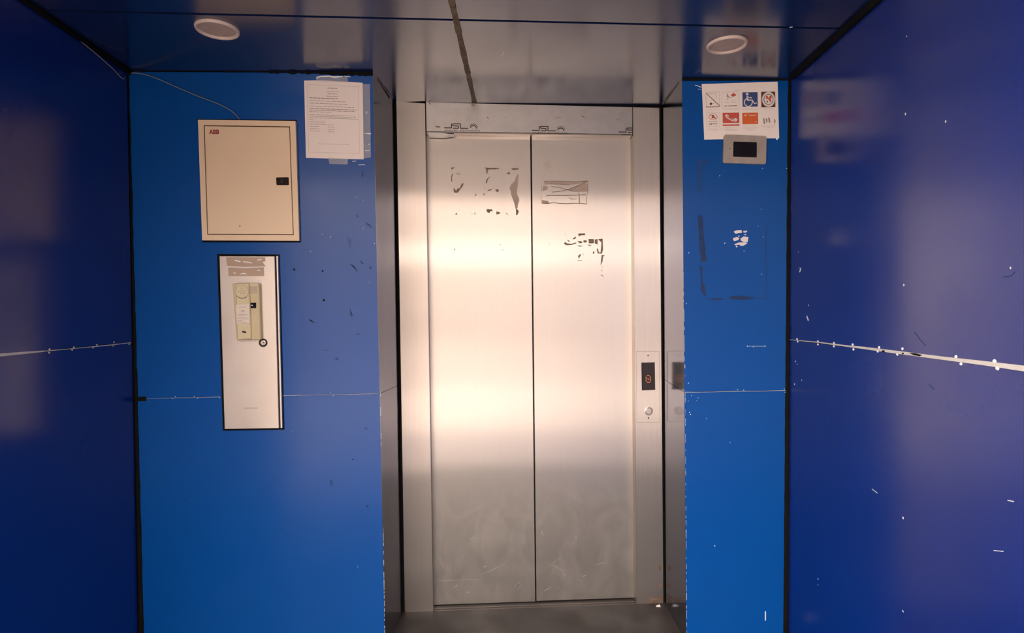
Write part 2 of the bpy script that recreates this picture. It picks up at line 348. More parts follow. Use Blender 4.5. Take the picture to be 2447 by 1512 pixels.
rivets(wl, [(-0.4253,1.1753),(-0.4273,1.1658),(-0.3222,1.173),(-0.3299,1.1666),(-0.212,1.173),(-0.2312,1.1662),(-0.1205,1.1758),(-0.1256,1.164),(-0.0332,1.1633)], .0032, GREYSTEEL)
rivets(wr, [(0.0346,1.1637),(0.04,1.1548),(0.1981,1.1659),(0.1982,1.1559),(0.3066,1.1676),(0.3068,1.1575),(0.4207,1.1709),(0.4257,1.1568),(0.5591,1.1725),(0.5531,1.1615),(0.6649,1.1772),(0.6437,1.1607),(0.8621,1.1745),(0.8782,1.1601)], .0038, CHIP)
rivets(wr, [(0.9748,1.1748),(0.9828,1.1623)], .005, CHIP)

# the two pillars in front of the lift shaft
bl = T('wall_back_left', 'royal blue wall pillar left of the lift doors', 'wall', PF, 0, 0, kind='structure')
br = T('wall_back_right', 'narrow royal blue wall pillar right of the lift doors', 'wall', PR, 0, 0, kind='structure')
zs = .9657
def split(lo0, hi0, lo1, hi1, z):
    """point at height z on the edges lo->hi of a quad"""
    f = lambda a, b: (a[0]+(b[0]-a[0])*(z-a[1])/(b[1]-a[1]), z)
    return f(lo0, hi0), f(lo1, hi1)
def pillar(t, TL, TR_, BL, BR_, zs0, zs1):
    f = lambda a, b, z: (a[0]+(b[0]-a[0])*(z-a[1])/(b[1]-a[1]), z)
    tl, tr = f(BL, TL, H-.003), f(BR_, TR_, H-.003); bl_, br_ = f(BL, TL, 0), f(BR_, TR_, 0)
    ml, mr = f(BL, TL, zs0), f(BR_, TR_, zs1); e = .0007
    MB(t).slab([(ml[0], ml[1]+e), (mr[0], mr[1]+e), tr, tl], -.004, 0, .0006).build('panel', BLUE_F)
    MB(t).slab([bl_, br_, (mr[0], mr[1]-e), (ml[0], ml[1]-e)], -.004, 0, .0006).build('panel', BLUE_F)
    MB(t).slab([(bl_[0]+.004, 0), (br_[0]-.004, 0), (tr[0]-.004, H), (tl[0]+.004, H)], -.06, -.004).build('backing', BACKING)
    return tl, tr, bl_, br_
LP = pillar(bl, (-1.2993, 2.1323), (-0.4343, 2.1317), (-1.2836, 0.0148), (-0.4111, -0.006), (-1.26, 0.964)[1], (-0.4247, 0.9738)[1])
RP = pillar(br, (0.7071, 2.1322), (1.1106, 2.1377), (0.7262, -0.0595), (1.1014, -0.0685), (0.7194, 0.9612)[1], (1.1133, 0.9644)[1])
# reveals running back to the door frame
dT0, dB0, dT1, dB1 = (-0.5104, 2.1455), (-0.4957, -0.0026), (0.6146, 2.1318), (0.6306, -0.0033)
def reveal(t, plf, ft, fb, dt, db, zfront, zback, side):
    f = lambda a, b, z: (a[0]+(b[0]-a[0])*(z-a[1])/(b[1]-a[1]), z)
    n = Vector((-side*.004, 0, 0))
    for z0, z1, b0, b1 in ((0, zfront-.0008, 0, zback-.0008), (zfront+.0008, H, zback+.0008, H)):
        q = [plf.at(*f(fb, ft, z0), .0), PD.at(*f(db, dt, b0)), PD.at(*f(db, dt, b1)), plf.at(*f(fb, ft, z1), .0)]
        q = [p+Vector((side*.0006, .0006 if i in (0, 3) else 0, 0)) for i, p in enumerate(q)]
        mb = MB(t)
        A = [mb.v.append(Matrix.Rotation(-t.pl.a, 3, 'Z') @ (p-t.loc)) or len(mb.v)-1 for p in q]
        B = [mb.v.append(Matrix.Rotation(-t.pl.a, 3, 'Z') @ (p+n-t.loc)) or len(mb.v)-1 for p in q]
        mb.f += [A, B[::-1]]+[[A[i], A[(i+1) % 4], B[(i+1) % 4], B[i]] for i in range(4)]
        mb.build('reveal_panel', BLUE_RV, label='grey blue mirror-like panel on the side of the recess')
reveal(bl, PF, LP[1], LP[3], dT0, dB0, (-0.4201, 0.9737)[1], (-0.4952, 0.961)[1], 1)
reveal(br, PR, RP[0], RP[2], dT1, dB1, (0.7178, 0.9612)[1], (0.623, 0.9729)[1], -1)
# body of the shaft behind the frame
t = world('wall_back', 'dark lift shaft wall hidden behind the steel door frame', 'wall')
MB(t).hexa([(-1.6,.62,-.1),(1.9,.62,-.1),(1.9,.75,-.1),(-1.6,.75,-.1)], [(-1.6,.62,H+.3),(1.9,.62,H+.3),(1.9,.75,H+.3),(-1.6,.75,H+.3)], 0).build('shaft_wall', BACKING)
for x0, x1 in ((-1.6, -.52), (.78, 1.9)):
    MB(t).hexa([(x0,.1,-.1),(x1,.1,-.1),(x1,.7,-.1),(x0,.7,-.1)], [(x0,.1,H+.3),(x1,.1,H+.3),(x1,.7,H+.3),(x0,.7,H+.3)], 0).build('shaft_wall', BACKING)

# seams and rivets on the pillars
seam(bl, [(-1.26,0.964),(-1.1812,0.9655),(-1.0798,0.9659),(-0.9946,0.9673)], [.0004, .0007, .0005, .0012], SEAL_W)
seam(bl, [(-0.7695,0.9704),(-0.7048,0.9705),(-0.5839,0.9715),(-0.4626,0.9734),(-0.4247,0.9738)], [.0012, .0007, .0009, .001, .0006], SEAL_W)
seam(br, [(0.7194,0.9612),(0.7642,0.9607),(0.8203,0.9609),(0.9167,0.9624),(1.0133,0.9622),(1.1133,0.9644)], [.0016, .0013, .0007, .0012, .0011, .0016], SEAL_W)
rivets(bl, [(-1.1663,0.963),(-1.1558,0.9698),(-1.0887,0.9698),(-1.0769,0.9629),(-0.9977,0.9643),(-0.7304,0.9707),(-0.7077,0.9736),(-0.599,0.9771),(-0.59,0.9678),(-0.4566,0.9695)], .0019, EDGE)
rivets(br, [(0.9199,0.9679),(0.944,0.9661),(1.1004,0.9693),(1.1037,0.9565)], .0021, EDGE)

# paint wear: chips and scuffs lying on the panels
def chips(t, pts, fn, size, seed, name='paint_chip', m=CHIP, label=None, n=6):
    r = random.Random(seed); mb = MB(t)
    for u, w_ in pts:
        s = size*r.uniform(.5, 1.2); P = []
        for i in range(n):
            a = 2*math.pi*i/n; q = s*(r.uniform(.6, 1.1) if n < 8 else r.uniform(.88, 1.04)); P.append((u+q*math.cos(a), w_+q*math.sin(a)*1.25))
        mb.slab(P, -.0002, .0006)
    return mb.build(name, m, label=label, kind='stuff')
chips(wr, [(0.6702,1.9757),(0.668,1.7802),(0.0594,1.4136),(0.0412,1.4816),(0.6677,1.3418),(0.0213,1.0809),(0.0746,1.0182),(0.0152,0.9948),(0.6734,0.7386),(0.6771,0.4957),(0.2086,0.358),(0.2089,0.338),(0.0357,1.0716),(0.0489,1.4233),(0.1245,1.2882),(0.819,1.7146),(1.0128,1.3653)], 0, .0028, 3, label='white paint chips on the right wall')
mb = MB(wr)
for s_, wd in (([(0.0526,1.4079),(0.0627,1.4224)], .006), ([(0.1119,1.2498),(0.1252,1.2339)], .006), ([(0.5298,0.7683),(0.5569,0.7652)], .0018), ([(1.0133,0.8994),(1.0289,0.9022)], .0018), ([(0.9791,0.7831),(1.0044,0.7921)], .0015)):
    mb.stroke(s_, wd, -.0002, .0006)
mb.build('scratch', CHIP, label='thin white scratches on the right wall', kind='stuff')
mb = MB(wr)
for s_, wd in (([(0.7138,1.223),(0.7369,1.2045),(0.7562,1.1914)], .0015), ([(0.995,1.3478),(1.0131,1.3486),(1.0233,1.3564)], .002), ([(0.77,1.0993),(0.7883,1.0898)], .0015)):
    mb.stroke(s_, wd, -.0002, .0005)
mb.build('dark_scuff', SCUFF_B, label='dark thin scuffs on the right wall', kind='stuff')
chips(br, [(0.7332,1.4869),(0.7238,1.2962),(1.0131,1.804),(1.0089,1.65),(1.0173,1.546),(0.8702,1.5227),(0.9979,1.587),(0.9438,1.4926),(1.0115,1.4055),(0.7322,0.9952),(0.7434,0.9474),(0.7371,0.8838),(0.7643,0.9281),(0.7691,0.9392),(0.7323,0.9268),(0.7403,0.8758),(0.9579,1.1331),(0.9804,1.1313),(1.0255,1.1326),(0.8013,0.8592),(0.8931,0.767),(0.8345,0.3715),(0.8504,1.7756),(1.1059,1.8042)], 0, .0022, 5, label='white paint chips on the right pillar')
chips(bl, [(-0.4986,1.688),(-0.4341,1.5199),(-0.622,1.5536),(-0.6648,1.4933),(-0.4731,1.6744),(-0.4742,1.5761),(-0.592,1.5445),(-0.4582,1.3788),(-0.5077,0.336),(-0.7367,0.8392),(-1.1544,0.9659)], 0, .0016, 6, label='small white paint chips on the left pillar')
mb = MB(br); mb.stroke([(1.0313,0.1153),(1.0315,0.0796)], .004, -.0002, .0006); mb.stroke([(0.9579,1.1331),(1.0287,1.1325)], .001, -.0002, .0006)
mb.build('scratch', CHIP, label='white vertical scratch low on the right pillar', kind='stuff')
def smear(mb, pts, wd):
    """a broken, tapering rub mark made of a few thin slivers"""
    P = [Vector(p) for p in pts]
    for k in range(4):
        a, b = P[0], P[-1]; o = Vector((rnd.uniform(-1, 1), rnd.uniform(-1, 1)))*wd*.55; f0 = rnd.uniform(0, .4); f1 = rnd.uniform(.6, 1)
        bow = Vector((-(b-a).y, (b-a).x))*rnd.uniform(-.12, .12); q = [a.lerp(b, f0+(f1-f0)*i/4)+o+bow*(1-abs(i-2)/2) for i in range(5)]
        w_ = wd*rnd.uniform(.25, .5); mb.stroke([tuple(v) for v in q], [w_*.1, w_*.8, w_, w_*.7, w_*.1], -.0002, .0005)
chips(bl, [(-0.6221,1.4219),(-0.6189,1.3157),(-0.7242,1.4269)], 0, .0048, 8, 'screw_hole', BLACK, 'dark old screw holes', 9)
mb = MB(bl)
for s_, wd in (([(-0.6785,1.2477),(-0.6635,1.2415),(-0.6486,1.2308)], [.002,.007,.002]), ([(-0.4764,1.7876),(-0.4753,1.7529)], .004), ([(-0.5037,1.6291),(-0.4888,1.6139)], .004), ([(-0.4709,1.5988),(-0.441,1.576)], .005), ([(-0.6027,0.6685),(-0.5912,0.6221)], .004),
   ([(-0.5239,1.4474),(-0.503,1.4321),(-0.4911,1.4093)], .006), ([(-0.6332,1.1347),(-0.6001,1.1314)], .0015), ([(-0.5898,1.1054),(-0.5597,1.0944)], .004), ([(-0.7915,0.4788),(-0.7826,0.471)], .005), ([(-1.131,0.5996),(-1.1223,0.5842)], .005), ([(-0.5273,1.2878),(-0.5171,1.2497)], .006),
   ([(-0.4875,1.4624),(-0.4757,1.4442)], .005), ([(-0.5347,1.5535),(-0.5143,1.4928)], .003), ([(-0.4822,0.8516),(-0.464,0.8437)], .004), ([(-0.4732,0.5662),(-0.4611,0.5506)], .005), ([(-0.526,0.7367),(-0.517,0.7289)], .005), ([(-0.5056,1.1963),(-0.4876,1.1885)], .004), ([(-0.4516,1.438),(-0.4487,1.4258)], .006), ([(-0.8669,0.7903),(-0.8549,0.7871)], .002)):
    smear(mb, s_, wd if isinstance(wd, float) else max(wd))
mb.build('dark_scuff', SCUFF_B, label='dark scuffs on the left pillar', kind='stuff')
# worn white edges
def edge_wear(t, A, B, seed, n, name='worn_edge'):
    r = random.Random(seed); mb = MB(t); a, b = Vector(A), Vector(B)
    for i in range(n):
        f0 = (i+r.uniform(0,.8))/n; f1 = min(1, f0+r.uniform(.15, 1.1)/n); wd = r.uniform(.0007, .0026)
        mb.stroke([tuple(a.lerp(b, f0)), tuple(a.lerp(b, f1))], [wd, wd*r.uniform(.4, 1.2)], -.0006, .0007)
    mb.build(name, EDGE, label='chipped pale edge of the pillar', kind='stuff')
edge_wear(bl, (-0.4136, 0.4956), (-0.4115, 0.0878), 2, 19); edge_wear(bl, (-0.4184, 0.989), (-0.4172, 0.743), 4, 4)
edge_wear(br, (0.7199, 0.9715), (0.7269, 0.0377), 9, 30); edge_wear(br, (0.7117, 1.4303), (0.7194, 1.0191), 19, 14)
# glue outline of a removed poster and the torn paper left at its middle
mb = MB(br); Z = 0
for poly in ([(0.7682,1.6285),(0.7834,1.6273),(0.7875,1.5938),(0.7895,1.5464),(0.7964,1.495),(0.7981,1.4752),(0.8017,1.4514),(0.7937,1.4554),(0.7837,1.4515),(0.7757,1.4594),(0.7797,1.4713),(0.7724,1.4931),(0.7723,1.5464),(0.7683,1.5938)],
             [(0.7737,1.4396),(0.7837,1.4376),(0.7838,1.396),(0.7879,1.3722),(0.7979,1.3563),(0.7959,1.3444),(0.8,1.3238),(0.792,1.3246),(0.7799,1.3445),(0.7798,1.3802),(0.7766,1.4119)], [(0.806,1.3106),(0.8442,1.3172),(0.8723,1.3111),(0.8442,1.308)],
             [(0.8892,1.3229),(0.9407,1.3254),(0.9871,1.3176),(0.969,1.3118),(0.9408,1.3091),(0.8892,1.311)]):
    mb.slab(poly, -.0002, .0005)
mb.build('glue_residue', GLUE_B, label='dark blue glue outline of a removed poster', kind='stuff')
mb = MB(br)
for poly in ([(0.7651,1.836),(0.809,1.838),(0.8102,1.8231),(0.7823,1.8203),(0.7792,1.716),(0.7673,1.716)], [(1.0263,1.5855),(1.0304,1.5855),(1.0323,1.3154),(1.0283,1.3154)], [(0.9871,1.3148),(1.0327,1.3174),(1.0319,1.3134),(0.9871,1.3113)]): mb.slab(poly, -.0002, .0005)
mb.build('glue_residue', GLUE_F, label='faint glue outline of a removed poster', kind='stuff')
mb = MB(br)
for poly in ([(0.9038,1.5659),(0.9138,1.5711),(0.9339,1.5718),(0.9351,1.5619),(0.9239,1.5608),(0.9118,1.558)], [(0.9399,1.5679),(0.954,1.5706),(0.9548,1.5651),(0.948,1.5619),(0.9419,1.5627)], [(0.9018,1.5422),(0.9159,1.5461),(0.9259,1.5414),(0.9199,1.5342),(0.9079,1.5303),(0.9018,1.5343)],
             [(0.93,1.5402),(0.942,1.5481),(0.9601,1.5452),(0.9569,1.5262),(0.9421,1.5271),(0.932,1.5322)], [(0.9059,1.5184),(0.924,1.5255),(0.9481,1.5255),(0.9562,1.5223),(0.9421,1.5136),(0.9321,1.5124),(0.924,1.5176),(0.912,1.5145)], [(0.9199,1.5521),(0.9279,1.5493),(0.9239,1.5453)],
             [(0.912,1.5113),(0.9192,1.5125),(0.9176,1.5073),(0.9128,1.5081)], [(0.9432,1.5568),(0.9528,1.556),(0.948,1.5516)]):
    mb.slab(poly, -.0002, .0008)
mb.build('torn_paper', P_WHITE, label='torn white paper scraps stuck at the middle of the right pillar')

# black sealant in the corners
def strip(name, label, pl, A, B, amp, n, d0, d1, seed, m=BLACK):
    r = random.Random(seed); t = T(name, label, 'trim', pl, 0, 0, kind='structure')
    a, b = ragged(A, B, amp, n, r); mb = MB(t); ribbon(mb, a, b, d0, d1); mb.build('sealant', m); return t
strip('trim_1', 'black sealant in the corner between left wall and left pillar', PF, ((-1.3139, 2.1322), (-1.3047, 0.108)), ((-1.2971, 2.1323), (-1.2837, 0.1075)), .0016, 60, -.002, .003, 11)
MB(T('trim_2', 'short black tape piece on the seam of the left pillar', 'tape', PF, 0, 0, kind='structure')).slab([(-1.2969,0.9704),(-1.2583,0.9708),(-1.2586,0.9556),(-1.2972,0.9553)], .001, .0035).build('tape', BLACK)
strip('trim_3', 'black sealant in the corner between right wall and right pillar', PR, ((1.1098, 2.1439), (1.1018, 0.0293)), ((1.1234, 2.144), (1.123, 0.0288)), .0016, 60, -.002, .003, 12)
strip('trim_4', 'black ragged sealant along the top of the left pillar', PF, ((-1.2948, 2.1368), (-1.0153, 2.1475)), ((-1.2949, 2.1331), (-1.0155, 2.1356)), .0012, 14, .0005, .004, 13)
strip('trim_5', 'black thick ragged sealant along the top of the left pillar', PF, ((-1.0153, 2.1475), (-0.432, 2.1377)), ((-1.0155, 2.1371), (-0.4321, 2.1235)), .003, 60, .0005, .004, 14)
strip('trim_6', 'black sealant along the top of the right pillar', PR, ((0.7071, 2.14), (1.117, 2.1487)), ((0.7071, 2.1291), (1.117, 2.1315)), .0008, 24, .0005, .004, 15)
strip('trim_7', 'black gap beside the left door jamb', PD, ((-0.5121, 2.1489), (-0.4975, -0.0061)), ((-0.5018, 2.1491), (-0.4861, -0.003)), .0014, 60, -.03, -.004, 16)
strip('trim_8', 'black gap beside the right door jamb', PD, ((0.6064, 2.137), (0.6242, -0.0049)), ((0.6173, 2.1372), (0.6343, -0.0052)), .0014, 60, -.03, -.004, 17)
strip('trim_9', 'black sealant above the door header', PD, ((-0.506, 2.1507), (0.6137, 2.1371)), ((-0.5062, 2.137), (0.6137, 2.1248)), .001, 50, -.03, -.003, 18)
# thin olive filler where reveals meet the ceiling
for nm, lab, a, b in (('trim_10', 'olive filler along the top of the left recess side', (-0.4326, 0.04), (-0.4059, 0.2587)), ('trim_11', 'olive filler along the top of the right recess side', (0.7092, 0.0546), (0.7108, 0.3128))):
    t = world(nm, lab, 'trim'); mb = MB(t); A, B = Vector(a), Vector(b); n_ = Vector((-(B-A).y, (B-A).x)).normalized()*.0024
    r = random.Random(21)
    for i in range(12):
        p, q = A.lerp(B, i/12), A.lerp(B, (i+1)/12); k = r.uniform(.5, 1.1)
        mb.hexa([(*(p-n_*k), H-.004), (*(q-n_*k), H-.004), (*(q+n_*k), H-.004), (*(p+n_*k), H-.004)], [(*(p-n_*k), H+.003), (*(q-n_*k), H+.003), (*(q+n_*k), H+.003), (*(p+n_*k), H+.003)], 0)
    mb.build('filler', SEAL_P)
def long_edge(nm, lab, pts, r_, m):
    t = world(nm, lab, 'trim'); MB(t).tube(pts, r_, 6).build('sealant', m)
long_edge('trim_12', 'black sealant along the left wall and ceiling edge', [PLW.at(-1.4, H-.004, .004), PLW.at(-1, H-.004, .004), PLW.at(0, H-.004, .004)], .012, BLACK)
long_edge('trim_13', 'black sealant along the right wall and ceiling edge', [PRW.at(0, H-.004, .004), PRW.at(1, H-.004, .004), PRW.at(1.6, H-.004, .004)], .013, BLACK)

# ------------------------------------------------------------------ lift doors
dr = T('door_1', 'brushed stainless steel two leaf lift doors in a steel frame', 'lift door', PD, 0, 0, kind='structure')
jl = MB(dr).slab([(-0.5019,2.1405),(-0.3824,2.1327),(-0.3658,-0.0046),(-0.487,-0.0038)], -.11, 0, .0015).build('jamb', STEEL_J)
jr = MB(dr).slab([(0.492,2.1293),(0.6064,2.1282),(0.6251,-0.0022),(0.5056,-0.0025)], -.11, 0, .0015).build('jamb', STEEL_J)
hd = MB(dr).slab([(-0.3797,2.1379),(0.4902,2.1292),(0.4901,2.0148),(-0.3782,2.0172)], -.11, -.0015, .001).build('header', FILM, label='steel header still covered with printed protective film')
MB(dr).slab([(-0.3782,2.0165),(0.4901,2.014),(0.4901,2.0103),(-0.3782,2.012)], -.11, -.006, .001).build('header_lip', STEEL_J)
ll = MB(dr).slab([(-0.3908,2.0257),(0.059,2.022),(0.0712,0.0025),(-0.3745,0.0028)], -.085, -.045, .0012).build('door_leaf', STEEL)
lr = MB(dr).slab([(0.0644,2.022),(0.514,2.0198),(0.5273,0.0041),(0.076,0.0042)], -.085, -.045, .0012).build('door_leaf', STEEL)
MB(dr).slab([(0.0497,2.0272),(0.0748,2.0275),(0.0855,-0.0035),(0.058,-0.0025)], -.12, -.09).build('leaf_gap', BLACK)
sl = MB(dr); sl.slab([(-.40, -.004), (.54, -.004), (.54, -.001), (-.40, -.001)], -.13, .004); o_ = sl.build('sill', SILL)
mb = MB(dr)
for d0, d1 in ((-.003, -.0012), (-.0215, -.019)): mb.rect(-.385, -.002, .53, .0008, d0, d1)
mb.build('sill_edge', SILL_L, label='thin worn metal edges of the sill', kind='stuff')
# printed film: three repeats of the mill mark
def millmark(k, cut=99):
    mb = MB(dr); ox, oy = k
    def q(pts): return [(ox+x*.001, oy-y*.001) for x, y in pts]
    def ln(pts, wd=3.6):
        P = [p for p in q(pts)]
        if min(p[0] for p in P) < cut:
            P = [(min(p[0], cut), p[1]) for p in P]; mb.stroke(P, wd*.001, -.0016, -.0011)
    ln([(0,21),(31,21)]); ln([(31,22),(31,3)]); ln([(36,12),(36,4)]); ln([(36,4),(68,4)]); ln([(36,12),(60,13)]); ln([(60,13),(60,22)]); ln([(37,22),(61,22)]); ln([(68,3),(68,23)]); ln([(68,22),(101,22)])
    if cut > 90:
        mb.ring(ox+.122, oy-.0245, .0122, .016, -.0016, -.0011, 14, 5, 160); mb.ring(ox+.122, oy-.0245, .0195, .0215, -.0016, -.0011, 14, 25, 140)
        text(mb, 'JINDAL STAINLESS', ox, oy-.0345, ox+.150, oy-.0285, -.0011)
    else: text(mb, 'JIND', ox+.012, oy-.0345, cut-.002, oy-.0285, -.0011)
    mb.build('printed_mark', INK_K, hd, label='black mill mark printed on the film')
mk = [(-0.3052,2.0535),(0.0618,2.0475),(0.4317,2.0449),(0.491,2.0456)]
millmark(mk[0]); millmark(mk[1]); millmark(mk[2], mk[3][0]-.001)
mb = MB(dr)
for s_, wd in (([(-0.1276,2.0799),(-0.1189,2.0731)], .003), ([(0.271,2.0903),(0.2852,2.0817)], .003), ([(0.1591,2.0784),(0.1928,2.0806)], .0012), ([(-0.0523,2.0792),(-0.0471,2.0775)], .002), ([(0.4174,2.0782),(0.4336,2.0748)], .0012), ([(-0.1918,2.1294),(-0.1796,2.1278),(-0.1831,2.1243)], .004), ([(-0.3668,2.1338),(-0.36,2.1287)], .004), ([(-0.34,2.0375),(-0.321,2.036)], .006)):
    mb.stroke(s_, wd, -.0016, -.0009)
mb.build('film_damage', RES_D, hd, kind='stuff')
MB(dr).slab([(-0.3713,2.0121),(-0.316,2.0127),(-0.264,2.0063),(-0.3074,1.9998),(-0.3697,2.0008)], -.035, -.0055).build('loose_film', FILM, hd, label='loose flap of film at the corner of the header')

# adhesive residue on the leaves
def residue(leaf, polys, m, name, label=None, kind='stuff'):
    mb = MB(dr)
    for p in polys: mb.slab(p, -.0454, -.0444)
    return mb.build(name, m, leaf, label=label, kind=kind)
residue(ll, [[(0.0068,1.8584),(-0.0042,1.8401),(-0.0117,1.8201),(-0.0246,1.8072),(-0.032,1.7908),(-0.0265,1.7854),(-0.0248,1.7672),(-0.0176,1.7454),(-0.0121,1.7327),(-0.0068,1.709),(-0.0031,1.7017),(0.0024,1.7072),(0.0054,1.7273),(0.0099,1.7382),(0.0092,1.751),(0.0027,1.7619),(-0.0009,1.7764),(0.0021,1.7874),(0.0047,1.8074),(0.0068,1.8438)]], RES_P, 'torn_tape', 'long torn strip of brown tape on the left door leaf', None)
residue(ll, [[(-0.1355,1.8791),(-0.0772,1.8784),(-0.0743,1.873),(-0.0863,1.874),(-0.0954,1.8703),(-0.1064,1.8728),(-0.1228,1.8701),(-0.124,1.8556),(-0.1291,1.8519),(-0.1311,1.8719)], [(-0.0242,1.877),(0.007,1.8787),(0.0077,1.8722),(-0.0151,1.8691)],
  [(-0.2788,1.879),(-0.2654,1.8795),(-0.2669,1.8751),(-0.2734,1.8737),(-0.2752,1.8689),(-0.2785,1.8707)], [(-0.2572,1.8546),(-0.2391,1.8522),(-0.2399,1.85),(-0.2555,1.851)], [(-0.2704,1.7876),(-0.265,1.7913),(-0.2614,1.7822),(-0.256,1.7823),(-0.2504,1.7968),(-0.2487,1.7878),(-0.2432,1.7914),(-0.2358,1.8095),(-0.2304,1.8132),(-0.226,1.8096),(-0.2341,1.7951),(-0.2433,1.7842),(-0.2506,1.7722),(-0.2669,1.7724)],
  [(-0.1322,1.8138),(-0.1303,1.8265),(-0.1267,1.8302),(-0.1212,1.8375),(-0.112,1.8394),(-0.1212,1.8328),(-0.1241,1.8266),(-0.1279,1.812)], [(-0.1251,1.7841),(-0.1142,1.7867),(-0.1087,1.7904),(-0.1069,1.7878),(-0.1142,1.7813),(-0.1244,1.7805)], [(-0.0905,1.7858),(-0.0832,1.7887),(-0.0777,1.7851),(-0.0785,1.776),(-0.0905,1.7796)],
  [(-0.1781,1.7664),(-0.1726,1.7664),(-0.1745,1.7592),(-0.1792,1.7599)], [(-0.1435,1.7684),(-0.1391,1.7691),(-0.1362,1.763),(-0.1406,1.7612)], [(-0.2585,1.6881),(-0.2549,1.6808),(-0.2531,1.679),(-0.2633,1.679)], [(-0.1932,1.6865),(-0.1896,1.68),(-0.1928,1.6799)], [(-0.1797,1.6902),(-0.1768,1.68),(-0.1823,1.6807)],
  [(-0.13,1.7031),(-0.1056,1.7021),(-0.1057,1.6922),(-0.1129,1.6959),(-0.1167,1.6867),(-0.1239,1.6875),(-0.1294,1.694)], [(-0.0874,1.6941),(-0.0783,1.6912),(-0.0692,1.6869),(-0.0765,1.6832),(-0.0886,1.6796)], [(-0.0497,1.6906),(-0.0381,1.6797),(-0.0418,1.679)], [(-0.005,1.7035),(0.0042,1.7018),(0.0078,1.6926),(0.0022,1.6799),(-0.0051,1.678),(-0.0032,1.6871)],
  [(-0.279,1.8418),(-0.2735,1.8527),(-0.2707,1.8509),(-0.2754,1.84),(-0.2749,1.8173),(-0.2785,1.8194)], [(-0.0408,1.8544),(-0.0352,1.8635),(-0.028,1.8545),(-0.0316,1.8497)], [(-0.0754,1.5538),(-0.0674,1.552),(-0.0718,1.5498)], [(-0.0664,1.5308),(-0.0554,1.5301),(-0.0609,1.5275)], [(-0.0865,1.5381),(-0.0829,1.5367),(-0.0858,1.5352)],
  [(-0.2724,1.5338),(-0.2644,1.5338),(-0.2659,1.5265)], [(-0.2797,1.5174),(-0.2707,1.5174),(-0.2761,1.5152)], [(-0.1408,1.7938),(-0.1378,1.7957),(-0.1371,1.7909),(-0.1397,1.7898)]], RES_D, 'adhesive_residue', 'brown scraps of sticker glue on the left door leaf')
mb = MB(dr)
for s_, wd in (([(0.1482,1.801),(0.1869,1.7958),(0.2091,1.7886),(0.2387,1.7825)], .0022), ([(0.1518,1.7762),(0.2017,1.783),(0.2387,1.7942),(0.2759,1.8091),(0.2982,1.8202)], .0026), ([(0.1259,1.76),(0.1425,1.7637),(0.1646,1.7631),(0.1942,1.7618),(0.2201,1.763),(0.2572,1.765),(0.298,1.7663)], .003),
   ([(0.1055,1.7295),(0.1276,1.7278),(0.1571,1.7316),(0.1867,1.7288),(0.2163,1.7275),(0.2385,1.7294),(0.2682,1.7295),(0.3017,1.7267)], .0028), ([(0.2684,1.7743),(0.2701,1.7303)], .003), ([(0.3017,1.7579),(0.3009,1.7267)], .002), ([(0.1051,1.8117),(0.1064,1.7789)], .0015),
   ([(0.1038,1.7642),(0.1036,1.7295)], .0015), ([(0.3075,1.824),(0.3062,1.769)], .0022), ([(0.2238,1.7539),(0.2386,1.7466),(0.2571,1.7485)], .002), ([(0.1151,1.8234),(0.1649,1.8245),(0.2388,1.8228),(0.3075,1.8232)], .0018), ([(0.2833,1.8231),(0.2945,1.8257),(0.3086,1.8232)], .003), ([(0.1464,1.8109),(0.187,1.8104),(0.2277,1.8081)], .002)):
    mb.stroke(s_, wd, -.0454, -.0444)
mb.build('adhesive_residue', RES_D, lr, label='brown glue lines left by a rectangular sticker on the right door leaf', kind='stuff')
residue(lr, [[(0.2165,1.7879),(0.261,1.8054),(0.2945,1.8166),(0.3075,1.813),(0.3074,1.78),(0.2461,1.7778)], [(0.1162,1.8227),(0.3056,1.8232),(0.287,1.8165),(0.2388,1.8096),(0.1648,1.8128),(0.1205,1.8081)], [(0.1094,1.7971),(0.1168,1.8045),(0.1316,1.8009),(0.1334,1.79),(0.113,1.7807)], [(0.1074,1.7423),(0.135,1.7388),(0.1386,1.726),(0.1091,1.7296)]], RES_P, 'torn_tape', 'pale tape remains of the rectangular sticker')
